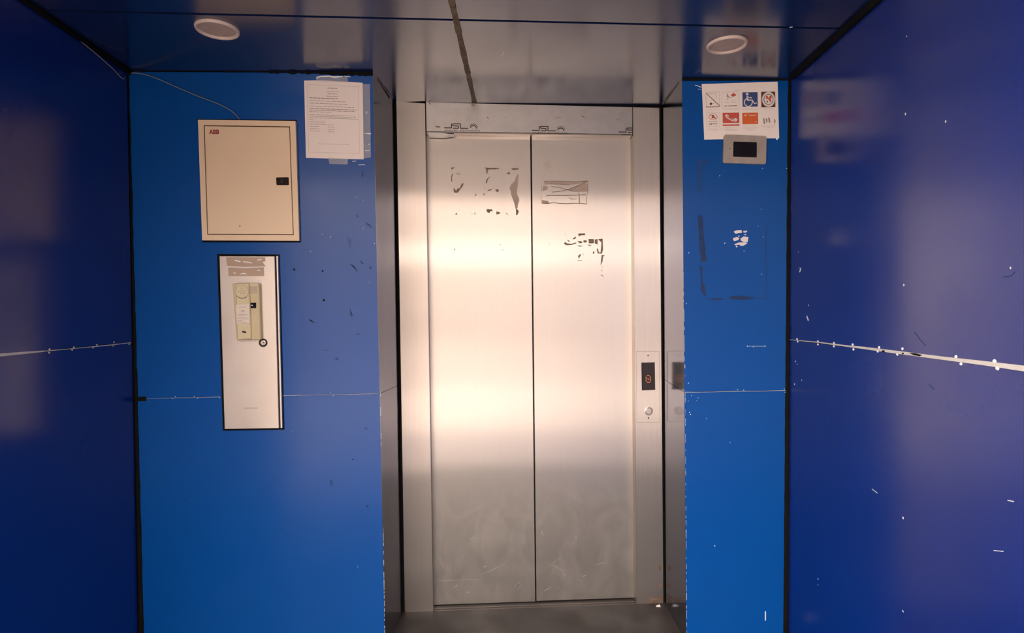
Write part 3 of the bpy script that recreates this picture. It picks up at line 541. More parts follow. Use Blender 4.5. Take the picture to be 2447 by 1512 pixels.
residue(lr, [[(0.2009,1.5576),(0.2083,1.5631),(0.2157,1.5576),(0.2343,1.5558),(0.2529,1.5613),(0.2566,1.5576),(0.2342,1.5503),(0.212,1.5492)], [(0.2176,1.5723),(0.2276,1.5675),(0.2261,1.5639),(0.2194,1.5661)], [(0.2641,1.5999),(0.2939,1.6007),(0.2939,1.5919),(0.2753,1.5926),(0.2734,1.5889),(0.2659,1.5896)],
   [(0.2399,1.5778),(0.2529,1.587),(0.2548,1.5797),(0.2436,1.5742)], [(0.2603,1.5668),(0.2789,1.5668),(0.2826,1.5595),(0.2714,1.5576)], [(0.2863,1.5698),(0.2975,1.5713),(0.3031,1.5661),(0.2975,1.5606),(0.2882,1.5613)], [(0.3087,1.5761),(0.3318,1.5761),(0.3329,1.5577),(0.3105,1.5577)], [(0.3355,1.5742),(0.3497,1.5761),(0.3478,1.5521),(0.3366,1.5577)],
   [(0.3516,1.5761),(0.3703,1.578),(0.3728,1.5337),(0.3683,1.5153),(0.3608,1.5116),(0.3627,1.53),(0.3654,1.5614),(0.3572,1.5687)], [(0.2584,1.5492),(0.2863,1.5466),(0.2714,1.5429)], [(0.3049,1.5521),(0.3235,1.551),(0.3124,1.5466)], [(0.344,1.5337),(0.3496,1.5356),(0.3541,1.5197),(0.3683,1.516),(0.3496,1.5131)],
   [(0.3664,1.5079),(0.3813,1.506),(0.3727,1.5005),(0.3701,1.4784),(0.3607,1.4636),(0.3637,1.4857)], [(0.3663,1.4599),(0.3704,1.4591),(0.3693,1.4532)], [(0.3655,1.4451),(0.3681,1.4444),(0.3681,1.4377),(0.3659,1.4385)], [(0.3625,1.423),(0.3718,1.4185),(0.3725,1.4148),(0.3662,1.417)], [(0.2638,1.5035),(0.2739,1.5135),(0.275,1.5043),(0.2657,1.4914)],
   [(0.2843,1.5138),(0.2899,1.5098),(0.2869,1.5083)], [(0.2619,1.4844),(0.2805,1.4855),(0.2801,1.4833),(0.2623,1.4822)], [(0.3252,1.4673),(0.3315,1.4666),(0.3286,1.464)], [(0.1342,1.5539),(0.1424,1.5546),(0.1387,1.5517)], [(0.2047,1.5991),(0.211,1.5954),(0.2092,1.5932)], [(0.3291,1.5234),(0.3365,1.5215),(0.3309,1.5116),(0.3272,1.5138)],
   [(0.1824,1.5642),(0.1868,1.5649),(0.1861,1.5613)]], RES_D, 'adhesive_residue', 'dark flaking sticker scraps at the middle of the right door leaf')
mb = MB(dr); cc = (0.1336, 1.8918)
for r0 in (.0085, .0185): mb.ring(cc[0], cc[1], r0-.0008, r0+.0008, -.0454, -.0444, 24, 20, 320)
mb.ring(cc[0], cc[1], .0030, .0045, -.0454, -.0444, 12); mb.stroke([(cc[0]-.009, cc[1]+.013), (cc[0]-.002, cc[1]+.012), (cc[0]+.004, cc[1]+.006), (cc[0]+.006, cc[1]-.002)], .002, -.0454, -.0444)
mb.build('scratched_circle', RES_P, lr, label='circle scratched into the right door leaf')
# scuffs near the bottom of the leaves
def scuffs(leaf, L):
    mb = MB(dr)
    for s_, wd in L: mb.stroke(s_, wd, -.0453, -.0446)
    mb.build('scuff', DULL, leaf, label='pale scuffs low on the door leaf', kind='stuff')
scuffs(ll, [([(-0.3457,0.1073),(-0.3115,0.1079),(-0.273,0.1083),(-0.1571,0.1088)], [.003,.002,.001,.0006]), ([(-0.2117,0.2865),(-0.1774,0.2921)], [.003,.001]), ([(-0.1524,0.1609),(-0.1395,0.167)], .005), ([(-0.2797,0.076),(-0.2646,0.0863)], .004),
            ([(-0.1612,0.1307),(-0.1224,0.1447),(-0.0878,0.1611),(-0.0531,0.1796)], [.0008,.0035,.002,.0006]), ([(-0.0191,0.0606),(-0.0125,0.0822),(0.0027,0.0883),(0.007,0.0728),(-0.0061,0.0558)], .002), ([(-0.2284,0.0525),(-0.2155,0.0533)], .006), ([(-0.3406,0.2146),(-0.3323,0.1796),(-0.3155,0.1531)], [.001,.003,.001])])
scuffs(lr, [([(0.1091,0.0483),(0.1266,0.0556),(0.1419,0.0661)], [.002,.004,.001]), ([(0.1292,0.1673),(0.1597,0.1532),(0.1902,0.1391),(0.2208,0.1293)], [.0006,.003,.002,.0006]), ([(0.1467,0.1689),(0.1861,0.1962)], [.003,.0008]), ([(0.2778,0.1055),(0.2953,0.1115)], .005),
            ([(0.1945,0.1148),(0.2055,0.1166)], .007), ([(0.0993,0.3147),(0.1058,0.2926)], .004), ([(0.3394,0.1541),(0.3747,0.1662)], [.002,.004]), ([(0.1681,0.0652),(0.1768,0.0539)], .0015), ([(0.2498,0.2841),(0.2519,0.2709)], .004)])
# rust at the feet of the jambs
mb = MB(dr); r = random.Random(31)
for u0, u1, z1, n_ in ((.555, .6235, .03, 9), (.60, .6235, .16, 7), (-.486, -.478, .35, 8)):
    for i in range(n_):
        cu, cz = r.uniform(u0, u1), .002+z1*r.random()**2; s_ = r.uniform(.003, .008)*(1 if u0 > 0 else .4)
        mb.slab([(max(u0, min(u1, cu+s_*math.cos(a)*r.uniform(.6,1.1))), max(.001, cz+s_*1.6*math.sin(a)*r.uniform(.6,1.1))) for a in [k*math.pi/4 for k in range(8)]], -.0003, .0005)
mb.build('rust_patch', RUST, jr, label='brown rust blooms at the foot of the jamb', kind='stuff')

# ------------------------------------------------------------------ things on the walls
# call panel on the right jamb
c0 = (0.5555, 0.9413)
t = T('call_panel', 'slim steel lift call panel with dark display and round button on right jamb', 'call panel', PD, *c0)
MB(t).slab(rr([(0.5037,1.0929),(0.6038,1.0927),(0.6084,0.7872),(0.5071,0.7881)], .006), .0004, .004, .0008).build('plate', STEEL_J)
mb = MB(t).slab([(0.5264,1.0442),(0.5847,1.0453),(0.5865,0.9265),(0.5282,0.9255)], .0035, .0046, .0004); ds = mb.build('display_window', DISP)
mb = MB(t); x0, z1 = (0.5464, 0.9891); k = .0017
def seg(a, b): mb.stroke([(x0+a[0]*k, z1-a[1]*k), (x0+b[0]*k, z1-b[1]*k)], .0028, .0044, .0052)
seg((2,0),(9,0)); seg((10.5,2),(10.5,8)); seg((11.5,9),(11.5,15.5)); seg((0,3),(0,8)); seg((0,9),(.5,15)); seg((2,17),(10,17.5)); seg((4,7),(8,11)); 
mb.build('floor_digit', LED, ds, label='orange lit floor digit')
bu = (0.5573, 0.8359)
b_ = MB(t).lathe(*bu, [(.0175, .0035), (.0175, .0075), (.0155, .0085), (.0135, .0085), (.0128, .006)], 32).build('button', STEEL_B)
MB(t).lathe(*bu, [(.0122, .0055), (.0122, .0078), (.011, .0086)], 28).build('button_face', STEEL_P, b_)
MB(t).stroke([(bu[0]-.004, bu[1]+.004), (bu[0]+.001, bu[1]-.005), (bu[0]+.004, bu[1]+.003)], .001, .0084, .009).build('arrow_mark', INK, b_)
for p in ((0.5555, 1.0744), (0.5573, 0.8062)):
    MB(t).lathe(*p, [(.0035, .0035), (.0032, .005), (.0016, .0054)], 12).build('screw', SILL)

# distribution box
c0 = (-0.8823, 1.7495)
t = T('distribution_box', 'beige metal electrical distribution box with black latch on left pillar', 'electrical box', PF, *c0)
O = [(-1.0514,1.96),(-0.7078,1.9569),(-0.7002,1.5296),(-1.0439,1.5319)]; I = [(-1.0318,1.9416),(-0.7273,1.9382),(-0.7193,1.5499),(-1.0259,1.552)]; D_ = [(-1.0282,1.9379),(-0.7303,1.9345),(-0.7222,1.5529),(-1.0229,1.555)]
mb = MB(t)
for i in range(4):
    j = (i+1) % 4; mb.slab([O[i], O[j], I[j], I[i]], .0, .014)
mb.build('frame', BEIGE); MB(t).slab([((o[0]-c0[0])*.97+c0[0], (o[1]-c0[1])*.97+c0[1]) for o in O], .0, .006).build('back_plate', BACKING)
dd = MB(t).slab(D_, .006, .0145, .001).build('door', BEIGE)
la = MB(t).slab(rr([(-0.778,1.7552),(-0.7343,1.756),(-0.7339,1.7284),(-0.7769,1.7284)], .003), .0142, .0185, .001).build('latch', LATCH, dd, label='black flush latch')
MB(t).slab([(-0.7611,1.7481),(-0.7545,1.7481),(-0.7539,1.7354),(-0.7606,1.7354)], .0182, .0198).build('latch_tab', SILL, dd)
a_ = (-1.013, 1.9089); b2 = (-0.9767, 1.9253)
text(MB(t), 'ABB', a_[0], a_[1], b2[0], b2[1], .0150, bold=.045).build('maker_mark', P_DRED, dd, label='small dark red letters ABB')
p = (-0.9099, 1.5824); MB(t).disc(*p, .0035, .0142, .0152, n=10, ry=.0025).build('small_mark', INK, dd)  # small dark oval on the box door
mb = MB(t); p = (-0.8823, 1.7495)
mb.stroke([(-1.0614,1.9646),(-0.7096,1.9629),(-0.7005,1.5262)], .004, .0002, .0012); mb.stroke([(-0.7005,1.5277),(-1.0489,1.5285)], .006, .0002, .0012)
mb.build('sealant_edge', BLACK, label='dark sealant line around the box')

# wire from the ceiling corner to the box
pts = [PLW.at(u, w_, .006) for u, w_ in [(-0.4839,2.1366),(-0.3996,2.1342),(-0.339,2.1275),(-0.2642,2.1222),(-0.1828,2.1136),(-0.1055,2.1023),(-0.0634,2.0918),(-0.0414,2.0929)]]
pts += [PF.at(u, w_, .007) for u, w_ in [(-1.3054,2.1204),(-1.295,2.1249),(-1.2584,2.1252),(-1.2044,2.1107),(-1.1198,2.0741),(-1.0466,2.0433),(-0.9878,2.0212),(-0.9438,1.9991),(-0.9204,1.9798),(-0.9087,1.9649)]]
t = T('wire', 'thin grey wire sagging from the ceiling corner to the beige box', 'wire', loc=pts[-1])
P = []
for i in range(len(pts)-1):
    p0, p1, p2, p3 = pts[max(i-1, 0)], pts[i], pts[i+1], pts[min(i+2, len(pts)-1)]
    for j in range(4):
        q = j/4; P.append(.5*((2*p1)+(p2-p0)*q+(2*p0-5*p1+4*p2-p3)*q*q+(3*p1-p0-3*p2+p3)*q**3))
P.append(pts[-1]); MB(t).tube(P, .0017, 6).build('cable', WIRE)

# intercom cover and the handset on it
c0 = (-0.8823, 1.164)
t = T('service_cabinet', 'tall narrow stainless steel service cabinet with key lock, below the beige box', 'cabinet', PF, *c0)
MB(t).slab([(-0.9965,1.4835),(-0.7759,1.4813),(-0.7675,0.8462),(-0.9867,0.845)], .0, .004).build('black_surround', BLACK, label='black slab showing around the plate')  # thin black slab reaching out past the cover plate
cv = MB(t).slab([(-0.9834,1.4755),(-0.788,1.4742),(-0.7812,0.8539),(-0.975,0.8532)], .004, .016, .0012).build('cover_plate', STEEL_P)
MB(t).slab([(-0.7831,1.4758),(-0.7764,1.4758),(-0.7692,0.8541),(-0.7767,0.8534)], .004, .014, .001).build('edge_channel', STEEL_B)
tp = MB(t).slab([(-0.959,1.4701),(-0.9343,1.4719),(-0.8215,1.4704),(-0.8206,1.4561),(-0.8312,1.4537),(-0.8196,1.4378),(-0.8926,1.4361),(-0.9559,1.4399)], .0158, .0168).build('tape', TAPE_B, cv, label='brownish clear tape strip, upper')
tp2 = MB(t).slab([(-0.9525,1.434),(-0.8927,1.4318),(-0.8268,1.4347),(-0.8253,1.4026),(-0.9518,1.4036)], .0158, .0168).build('tape', TAPE_B, cv, label='brownish clear tape strip, lower')
mb = MB(t)
for s_, wd in (([(-0.9284,1.46),(-0.9156,1.4564),(-0.9085,1.4547)], .004), ([(-0.8991,1.4547),(-0.8827,1.4532),(-0.8675,1.4498)], .003), ([(-0.9558,1.4363),(-0.9135,1.4362),(-0.8924,1.4342),(-0.8548,1.4355),(-0.8218,1.4366)], .002), ([(-0.9092,1.4105),(-0.8974,1.4135),(-0.8881,1.4104)], .003), ([(-0.9338,1.4161),(-0.9256,1.4125)], .003), ([(-0.8485,1.4609),(-0.8332,1.462)], .003), ([(-0.8491,1.424),(-0.8385,1.4228)], .003)):
    mb.stroke(s_, wd, .0166, .0174)
mb.build('tape_crease_glare', GLARE, cv, label='creases in the tape, glare painted white', kind='stuff')
lk = (-0.8324, 1.1636)
l_ = MB(t).lathe(*lk, [(.0150, .0155), (.0150, .019), (.0125, .0205), (.0105, .0195), (.010, .017)], 30).build('lock', SILL, label='dark ringed round key lock')
MB(t).lathe(*lk, [(.0096, .0165), (.0096, .0195), (.008, .0202)], 24).build('lock_cylinder', STEEL_B, l_)
MB(t).rect(lk[0]+.001, lk[1]-.001, lk[0]+.0055, lk[1]+.002, .02, .0206).build('keyhole', BLACK, l_)
a_ = (-0.9039, 0.9236); b2 = (-0.8561, 0.9307)
text(MB(t), 'JOHNSON', a_[0], a_[1], b2[0], b2[1], .0164).build('maker_mark', INK, cv, label='tiny dark lettering JOHNSON')
chips(t, [(-0.9649,1.4178),(-0.8037,1.4007),(-0.9072,1.1306),(-0.8306,1.1843)], 0, .0018, 41, 'speck', INK, None).parent = cv
for o in t.e.children:
    pass

c0 = (-0.8831, 1.2751)
t = T('intercom_phone', 'aged ivory intercom handset on its cradle, mounted on the steel cover plate', 'intercom', PF, *c0)
bs = MB(t).slab(rr([(-0.8713,1.3783),(-0.8368,1.3781),(-0.8335,1.1759),(-0.8697,1.1755)], .005), .0172, .036, .0025).build('cradle', IVORY)
MB(t).slab([(-0.9343,1.375),(-0.9167,1.3787),(-0.8746,1.379),(-0.8726,1.175),(-0.9218,1.1744),(-0.9243,1.1915)], .0172, .026, .002).build('cradle_bed', IVORY, bs, label='shadowed bed below the handset')
MB(t).slab([(-0.8691,1.3775),(-0.8395,1.3774),(-0.8401,1.3675),(-0.8687,1.3671)], .0352, .0375, .001).build('top_cap', IVORY_L, bs)
mb = MB(t); gq = [(-0.8672,1.3648),(-0.8438,1.3656),(-0.8435,1.3415),(-0.8668,1.3405)]
MB(t).slab(gq, .0352, .0364).build('speaker_grille', RES_P, bs, label='brownish slotted speaker grille')
for i in range(6):
    f = (i+.5)/6; a = Vector(gq[0]).lerp(Vector(gq[3]), f); b = Vector(gq[1]).lerp(Vector(gq[2]), f)
    MB(t).stroke([tuple(a.lerp(b, .06)), tuple(a.lerp(b, .94))], .0011, .0362, .0370).build('grille_bar', IVORY, bs)
kp = MB(t).slab([(-0.868,1.3074),(-0.8475,1.3078),(-0.8476,1.2884),(-0.8679,1.2881)], .0352, .0372, .0006).build('black_sticker', GLASS_K, bs, label='small black square sticker')
MB(t).slab([(-0.8644,1.3008),(-0.8591,1.2991),(-0.858,1.2968),(-0.8603,1.2956),(-0.864,1.298)], .0371, .0377).build('sticker_mark', P_WHITE, bs)
mb = MB(t)
hs = MB(t).slab(rr([(-0.9164,1.3767),(-0.8691,1.3772),(-0.8665,1.3027),(-0.8644,1.1791),(-0.914,1.1755),(-0.9143,1.303)], .006), .028, .044, .003).build('handset', IVORY_L)
ec = [(-0.8923,1.3479)][0]
MB(t).lathe(*ec, [(.0235, .042), (.0235, .0455), (.0215, .047), (.0195, .0466)], 30).build('earpiece', IVORY_L, hs)
mb = MB(t)
for du, dw in ((0,.004),(.006,.0),(-.006,0),(.012,0),(-.012,0),(.004,-.007),(-.004,-.007),(.009,-.007),(0,.010)): mb.disc(ec[0]+du, ec[1]+dw, .0011, .0464, .047, n=8)
mb.build('earpiece_holes', SILL, hs, kind='stuff')
mb = MB(t); mb.ring(ec[0]+.0, ec[1], .0236, .0256, .043, .0462, 14, 215, 310); mb.build('earpiece_rim', RES_D, hs)
lb = MB(t).slab([(-0.9145,1.3011),(-0.869,1.3023),(-0.8677,1.2345),(-0.9126,1.2329)], .0438, .0452).build('label', LABEL, hs, label='white printed instruction label')
mb = MB(t)
for y, x0_, x1_ in ((908,450,560),(980,455,565),(1020,440,580),(1040,420,545),(1065,425,585),(1085,425,590),(1110,420,500),(1135,420,560)):
    a_, b2 = [(-1.0042,1.5049),(-0.7727,1.5043),(-1.0081,1.2706)][0], 0
    q = [(-1.0042,1.5049),(-0.7727,1.5043),(-1.0081,1.2706)]; ux, uz = (q[1][0]-q[0][0])/1000, (q[2][1]-q[0][1])/1000; lx = (q[2][0]-q[0][0])/1000
    mb.stroke([(q[0][0]+ux*x0_+lx*y, q[0][1]+uz*y), (q[0][0]+ux*x1_+lx*y, q[0][1]+uz*y)], .0011, .045, .0456)
mb.slab([(-0.8944,1.2817),(-0.8863,1.2805),(-0.8875,1.2774),(-0.8933,1.2782)], .045, .0456)
mb.build('label_print', INK, hs, kind='stuff')
sl_ = [(-0.8875,1.204)][0]
MB(t).disc(*sl_, .0082, .0436, .0448, n=20, ry=.0036, rot=-.25).build('emblem', SILL, hs, label='dark oval emblem')
MB(t).stroke([(-0.9126,1.2329),(-0.8668,1.234)], .0012, .0436, .0446).build('seam_line', INK, hs)

# posted notice
def paper_lines(t, spec, seed, d, m, quad):
    """rows of small print: (v, u0, u1, weight) in fractions of the sheet"""
    r = random.Random(seed); mb = MB(t)
    A, B, C_, D2 = [Vector(p) for p in quad]
    P = lambda u, v: tuple(A.lerp(B, u).lerp(D2.lerp(C_, u), v))
    for v, u0, u1, wt in spec:
        u = u0
        while u < u1:
            e = min(u1, u+r.uniform(.03, .09)); mb.stroke([P(u, v), P(e, v)], .00125*wt, d, d+.0004); u = e+.011
    return mb, P
q = [(-0.679,2.1045),(-0.6186,2.1063),(-0.4715,2.0982),(-0.47,2.096),(-0.4693,1.8237),(-0.6759,1.8286)]
c0 = (-0.5749, 1.9662)
t = T('paper_notice', 'white printed paper notice taped high beside the recess, on the left pillar', 'notice', PF, *c0)
sh = MB(t).slab(q, .0012, .0024).build('sheet', PAPER)
Q = [(-0.679,2.1045),(-0.4708,2.0975),(-0.4693,1.8237),(-0.6759,1.8286)]
spec = [(.085,.40,.56,1.8),(.125,.38,.59,1.2),(.157,.40,.57,1.4),(.190,.38,.58,1.1),(.219,.08,.58,1.9),(.256,.08,.70,1.1),(.288,.08,.74,1.2),(.325,.08,.85,1.1),(.357,.08,.90,1.6),(.378,.08,.86,1.4),(.398,.08,.46,1.2),(.436,.08,.88,.9),(.456,.08,.88,1.1),(.476,.08,.91,1.1),(.496,.08,.15,.9),(.53,.08,.35,1),
        (.558,.08,.37,1),(.562,.39,.50,1),(.588,.08,.25,1),(.592,.39,.50,1),(.618,.08,.25,1),(.622,.39,.50,1),(.648,.08,.26,1),(.652,.39,.50,1),(.812,.21,.74,.7)]
mb, P = paper_lines(t, spec, 3, .0023, INK, Q); mb.build('printed_text', INK, sh, kind='stuff')
mb = MB(t)
for a, b in (((.05,.05),(.93,.05)), ((.93,.05),(.93,.925)), ((.05,.05),(.05,.925)), ((.05,.925),(.93,.925))): mb.stroke([P(*a), P(*b)], .0007, .0023, .0027)
mb.build('printed_border', INK_L, sh)
MB(t).slab([(-0.6363,2.1219),(-0.5244,2.1196),(-0.5216,2.1002),(-0.6336,2.1025)], .0006, .0028).build('tape', TAPE, label='clear tape over the top edge')
MB(t).slab([(-0.5952,1.8288),(-0.5263,1.8259),(-0.5265,1.8056),(-0.5925,1.807)], .0006, .0028).build('tape', TAPE, label='clear tape below the bottom edge')
mb = MB(t)
for s_, wd in (([(-0.6364,2.1129),(-0.6214,2.1197),(-0.5916,2.1207),(-0.5692,2.1178),(-0.5393,2.1202)], [.002,.004,.0045,.006,.003]), ([(-0.5348,2.1217),(-0.5139,2.1181)], .0025), ([(-0.4668,1.9169),(-0.4428,1.9155)], [.0012,.005]), ([(-0.4522,1.8772),(-0.4447,1.8787)], .002), ([(-0.4644,1.8546),(-0.4464,1.8561)], .002), ([(-0.5099,1.8154),(-0.4979,1.8184)], .002), ([(-0.489,1.8034),(-0.465,1.805)], .002), ([(-0.4585,1.9882),(-0.4554,1.9957)], .002)):
    mb.stroke(s_, wd, .0024, .0034)
mb.build('tape_crease_glare', GLARE, label='wrinkles in the clear tape, glare painted white', kind='stuff')
MB(t).slab([(-0.4708,2.0945),(-0.4438,2.0931),(-0.4437,1.8306),(-0.4692,1.8275)], .0004, .0012).build('tape', TAPE, label='clear tape down the right edge')

# safety pictogram sheet
c0 = (0.9278, 2.0166)
t = T('safety_sign_sheet', 'white paper sheet with eight safety pictograms at top of right pillar', 'sign', PR, *c0)
sh = MB(t).slab([(0.7807,2.1168),(1.0687,2.1273),(1.0755,1.9212),(1.076,1.9165),(0.7906,1.9105)], .0008, .0018).build('sheet', PAPER)
d0, d1, d2, d3 = .0017, .0021, .0025, .0029
def pic(name, m, shapes, da=d0, db=d1, label=None, par=None):
    mb = MB(t)
    for s_ in shapes:
        if isinstance(s_, tuple): mb.stroke(s_[0], s_[1], da, db)
        else: mb.slab(s_, da, db)
    return mb.build(name, m, par or sh, label=label, kind='stuff' if name == 'pictogram_text' else None)
ZP = 'z'
pic('pictogram_no_leaning', P_BROWN, [([(0.7958,2.0842),(0.8486,2.0363)], .0022), ([(0.7967,2.0312),(0.8489,2.0327)], .0022)], label='triangle warning pictogram')
pic('pictogram_line', INK, [([(0.8005,2.086),(0.8477,2.0878)], .0008), ([(0.8485,2.0878),(0.8489,2.0338)], .0006), ([(0.7958,2.0798),(0.7975,2.0322)], .0006)])
pic('pictogram_line', INK_L, [([(0.8058,2.0794),(0.8367,2.08),(0.8373,2.062)], .0012), ([(0.7992,2.0798),(0.8006,2.0361)], .0006)])
pic('pictogram_figure', P_BROWN, [[(0.8105,2.0446),(0.8144,2.0484),(0.8197,2.0467),(0.8202,2.0425),(0.8166,2.0389),(0.8118,2.0394)], ([(0.8229,2.046),(0.8273,2.044)], .0012)])
fr = [(0.8574,2.0871),(0.9212,2.0882),(0.9224,2.0264),(0.8583,2.0253)]
pic('pictogram_frame', INK_L, [(fr[i:i+2], .0008) for i in range(3)]+[([fr[3], fr[0]], .0008)])
pic('pictogram_figure', INK_K, [[(0.8747,2.0789),(0.8768,2.0809),(0.879,2.0789),(0.8774,2.0766)], ([(0.8761,2.0764),(0.8792,2.072),(0.8832,2.0674)], .002), ([(0.8727,2.072),(0.8787,2.073),(0.8845,2.072)], .001), ([(0.8826,2.0687),(0.8871,2.0654),(0.8937,2.0662)], .0012), ([(0.8797,2.0694),(0.8782,2.0648),(0.8792,2.0617)], .0012)], label='running figure')
pic('pictogram_fire', P_RED, [[(0.8918,2.0759),(0.8958,2.081),(0.8997,2.0823),(0.9023,2.0857),(0.905,2.0811),(0.911,2.0785),(0.9095,2.0739),(0.9042,2.0728),(0.9024,2.0695),(0.8971,2.072),(0.8932,2.0712)]], label='red fire burst')
pic('pictogram_text', INK, [([(0.8714,2.0583),(0.8832,2.0586)], .0008), ([(0.8924,2.054),(0.9134,2.0547)], .0009), ([(0.8662,2.048),(0.8845,2.0483)], .001), ([(0.8911,2.0484),(0.9121,2.049)], .001)])
pic('pictogram_text', P_BROWN, [([(0.8662,2.0356),(0.878,2.0359)], .0022), ([(0.8814,2.036),(0.914,2.0369)], .0022)])
sq = pic('pictogram_square', P_BLUE, [[(0.9343,2.0867),(0.9922,2.0878),(0.9935,2.0339),(0.9361,2.0329)]], label='blue square with white wheelchair symbol')
mb = MB(t); hc = [(0.9528,2.0801),(0.9571,2.0497)]
mb.disc(*hc[0], .0052, d1-.0002, d2, n=16)
mb.stroke([(0.9536,2.0729),(0.9544,2.0587)], .0072, d1-.0002, d2); mb.stroke([(0.9536,2.067),(0.9712,2.0668)], .0028, d1-.0002, d2)
mb.stroke([(0.9528,2.0574),(0.9718,2.0583),(0.9805,2.0452),(0.9892,2.0478)], .004, d1-.0002, d2); mb.ring(hc[1][0], hc[1][1], .0132, .0165, d1-.0002, d2, 24, 120, 372)
mb.build('wheelchair_symbol', P_WHITE, sh)
pic('pictogram_square', P_BROWN, [[(1.0062,2.0891),(1.0591,2.0899),(1.0605,2.0324),(1.0074,2.0314)]], label='brown square with ringed red feet')
mb = MB(t); cc = [(1.0339,2.0609)][0]; mb.disc(cc[0], cc[1], .0245, d1-.0002, d2, n=28, ry=.0280); mb.build('pictogram_oval', P_WHITE, sh)
mb = MB(t); mb.ring(cc[0], cc[1], .0165, .0182, d2-.0002, d3, 24, ry=1.12); mb.disc(cc[0]-.0048, cc[1]-.0085, .0028, d2-.0002, d3, n=10); mb.build('pictogram_ring', P_BROWN, sh)
pic('pictogram_figure', P_RED, [[(1.0235,2.0727),(1.0301,2.0745),(1.0328,2.0675),(1.0367,2.065),(1.038,2.074),(1.0446,2.0753),(1.046,2.0676),(1.042,2.0624),(1.0447,2.0534),(1.0394,2.0508),(1.036,2.0598),(1.0301,2.0624),(1.0249,2.0649)]], d2-.0002, d3, 'red mark in the ring')
fr = [(0.7994,2.0096),(0.8487,2.0106),(0.8498,1.959),(0.8002,1.9581)]
pic('pictogram_frame', INK_L, [(fr[i:i+2], .0008) for i in range(3)]+[([fr[3], fr[0]], .0008)])
mb = MB(t); nc = [(0.8238,1.995)][0]; mb.ring(nc[0], nc[1], .0145, .0165, d0, d1, 24, ry=.74); mb.stroke([(nc[0]-.0115, nc[1]+.0085), (nc[0]+.0115, nc[1]-.0085)], .0016, d0, d1+.0001)
mb.build('no_spitting_ring', P_RED, sh, label='red prohibition ring')
pic('pictogram_figure', P_DRED, [[(0.8172,2.0008),(0.8224,2.0029),(0.8264,2.0008),(0.8303,1.9944),(0.8343,1.9905),(0.8303,1.9884),(0.8251,1.9918),(0.8198,1.9884),(0.8159,1.9905),(0.8211,1.9951)]])
mb = MB(t); a_, b2, c_, e_ = [(0.8073,1.9651),(0.8409,1.9714),(0.8078,1.9756),(0.8409,1.9791)]
text(mb, 'SPIT', a_[0], a_[1], b2[0], b2[1]-.0003, d1, .02); text(mb, 'DO NOT', c_[0], c_[1], e_[0], e_[1], d1, .02); mb.build('pictogram_text', INK_K, sh, label='black words DO NOT SPIT')
pic('pictogram_square', P_RED, [[(0.8597,2.0101),(0.9225,2.0114),(0.9234,1.973),(0.8606,1.9717)]], label='red panel with white telephone receiver')
mb = MB(t); ph = [(0.8689,2.0003),(0.8741,2.005),(0.8834,2.0004),(0.8834,1.9947),(0.8913,1.9888),(0.9005,1.9876),(0.9084,1.9907),(0.9157,1.9876),(0.9136,1.9794),(0.9044,1.9778),(0.8926,1.9811),(0.8808,1.9875),(0.8729,1.9939)]; mb.slab(ph, d1-.0002, d2); mb.build('telephone_receiver', P_WHITE, sh)
pic('telephone_outline', P_DRED, [([(0.8768,1.9991),(0.8834,1.9922),(0.8926,1.9857),(0.9057,1.9824)], .0022)], d2-.0002, d3)
pic('pictogram_band', P_RED, [[(0.8601,1.9673),(0.9231,1.9686),(0.9237,1.9624),(0.8606,1.9611)]]); pic('pictogram_text', P_WHITE, [([(0.8624,1.9668),(0.9189,1.9678)], .0008)], d1-.0002, d2)
pic('pictogram_square', P_ORANGE, [[(0.9341,2.0104),(0.9944,2.0117),(0.9953,1.9694),(0.9355,1.9681)]], label='orange panel with white words')
pic('pictogram_emblem', P_WHITE, [[(0.9425,2.0032),(0.9504,2.0035),(0.9507,1.9994),(0.9428,1.9991)]], d1-.0002, d2)
pic('pictogram_text', P_WHITE, [([(0.9588,2.0028),(0.9623,2.0028)], .002), ([(0.9636,2.0015),(0.9867,2.0021)], .0016), ([(0.981,1.9773),(0.9895,1.9776)], .0016)], d1-.0002, d2)
pic('pictogram_figures', INK, [[(1.0141,1.9912),(1.0172,1.9933),(1.0194,1.9861),(1.0221,1.9706),(1.016,1.9685),(1.0146,1.9809)], [(1.0231,1.9887),(1.0265,1.9918),(1.0299,1.9861),(1.0305,1.9758),(1.0258,1.9745)], [(1.0331,1.9934),(1.037,1.9944),(1.0405,1.9862),(1.0416,1.9745),(1.0371,1.9732),(1.0344,1.9823)], [(1.0563,1.9883),(1.0585,1.9888),(1.0622,1.979),(1.0617,1.9764),(1.0583,1.9746),(1.0585,1.9686),(1.0559,1.9686)]], label='grey group of small figures')
caps = [(410,600,556),(655,885,556),(920,1160,553),(1235,1390,552),(420,630,832),(455,570,846),(655,900,808),(690,810,822),(655,880,842),(690,850,856),(930,1150,788),(940,1165,824),(960,1140,840),(990,1100,856),(1195,1410,800),(1230,1400,815),(1300,1335,830),(820,940,276)]
qz = [(0.6906,2.1639),(0.9525,2.1656),(0.6908,1.907)]; ux = Vector(qz[1])-Vector(qz[0]); uy = Vector(qz[2])-Vector(qz[0]); r = random.Random(5); mb = MB(t)
for x0_, x1_, y in caps:
    x = x0_
    while x < x1_:
        e = min(x1_, x+r.uniform(20, 60)); a = Vector(qz[0])+ux*x/1000+uy*(y-(x-900)*.012)/1000; b = Vector(qz[0])+ux*e/1000+uy*(y-(e-900)*.012)/1000
        mb.stroke([tuple(a), tuple(b)], .0009, d0, d1); x = e+6
mb.build('caption_text', INK_L, sh, kind='stuff')
mb = MB(t)
for s_, wd in (([(0.7562,2.1131),(0.7792,2.1055)], .002), ([(0.7665,2.0992),(0.7792,2.0969)], .001)): mb.stroke(s_, wd, 0, .0012)
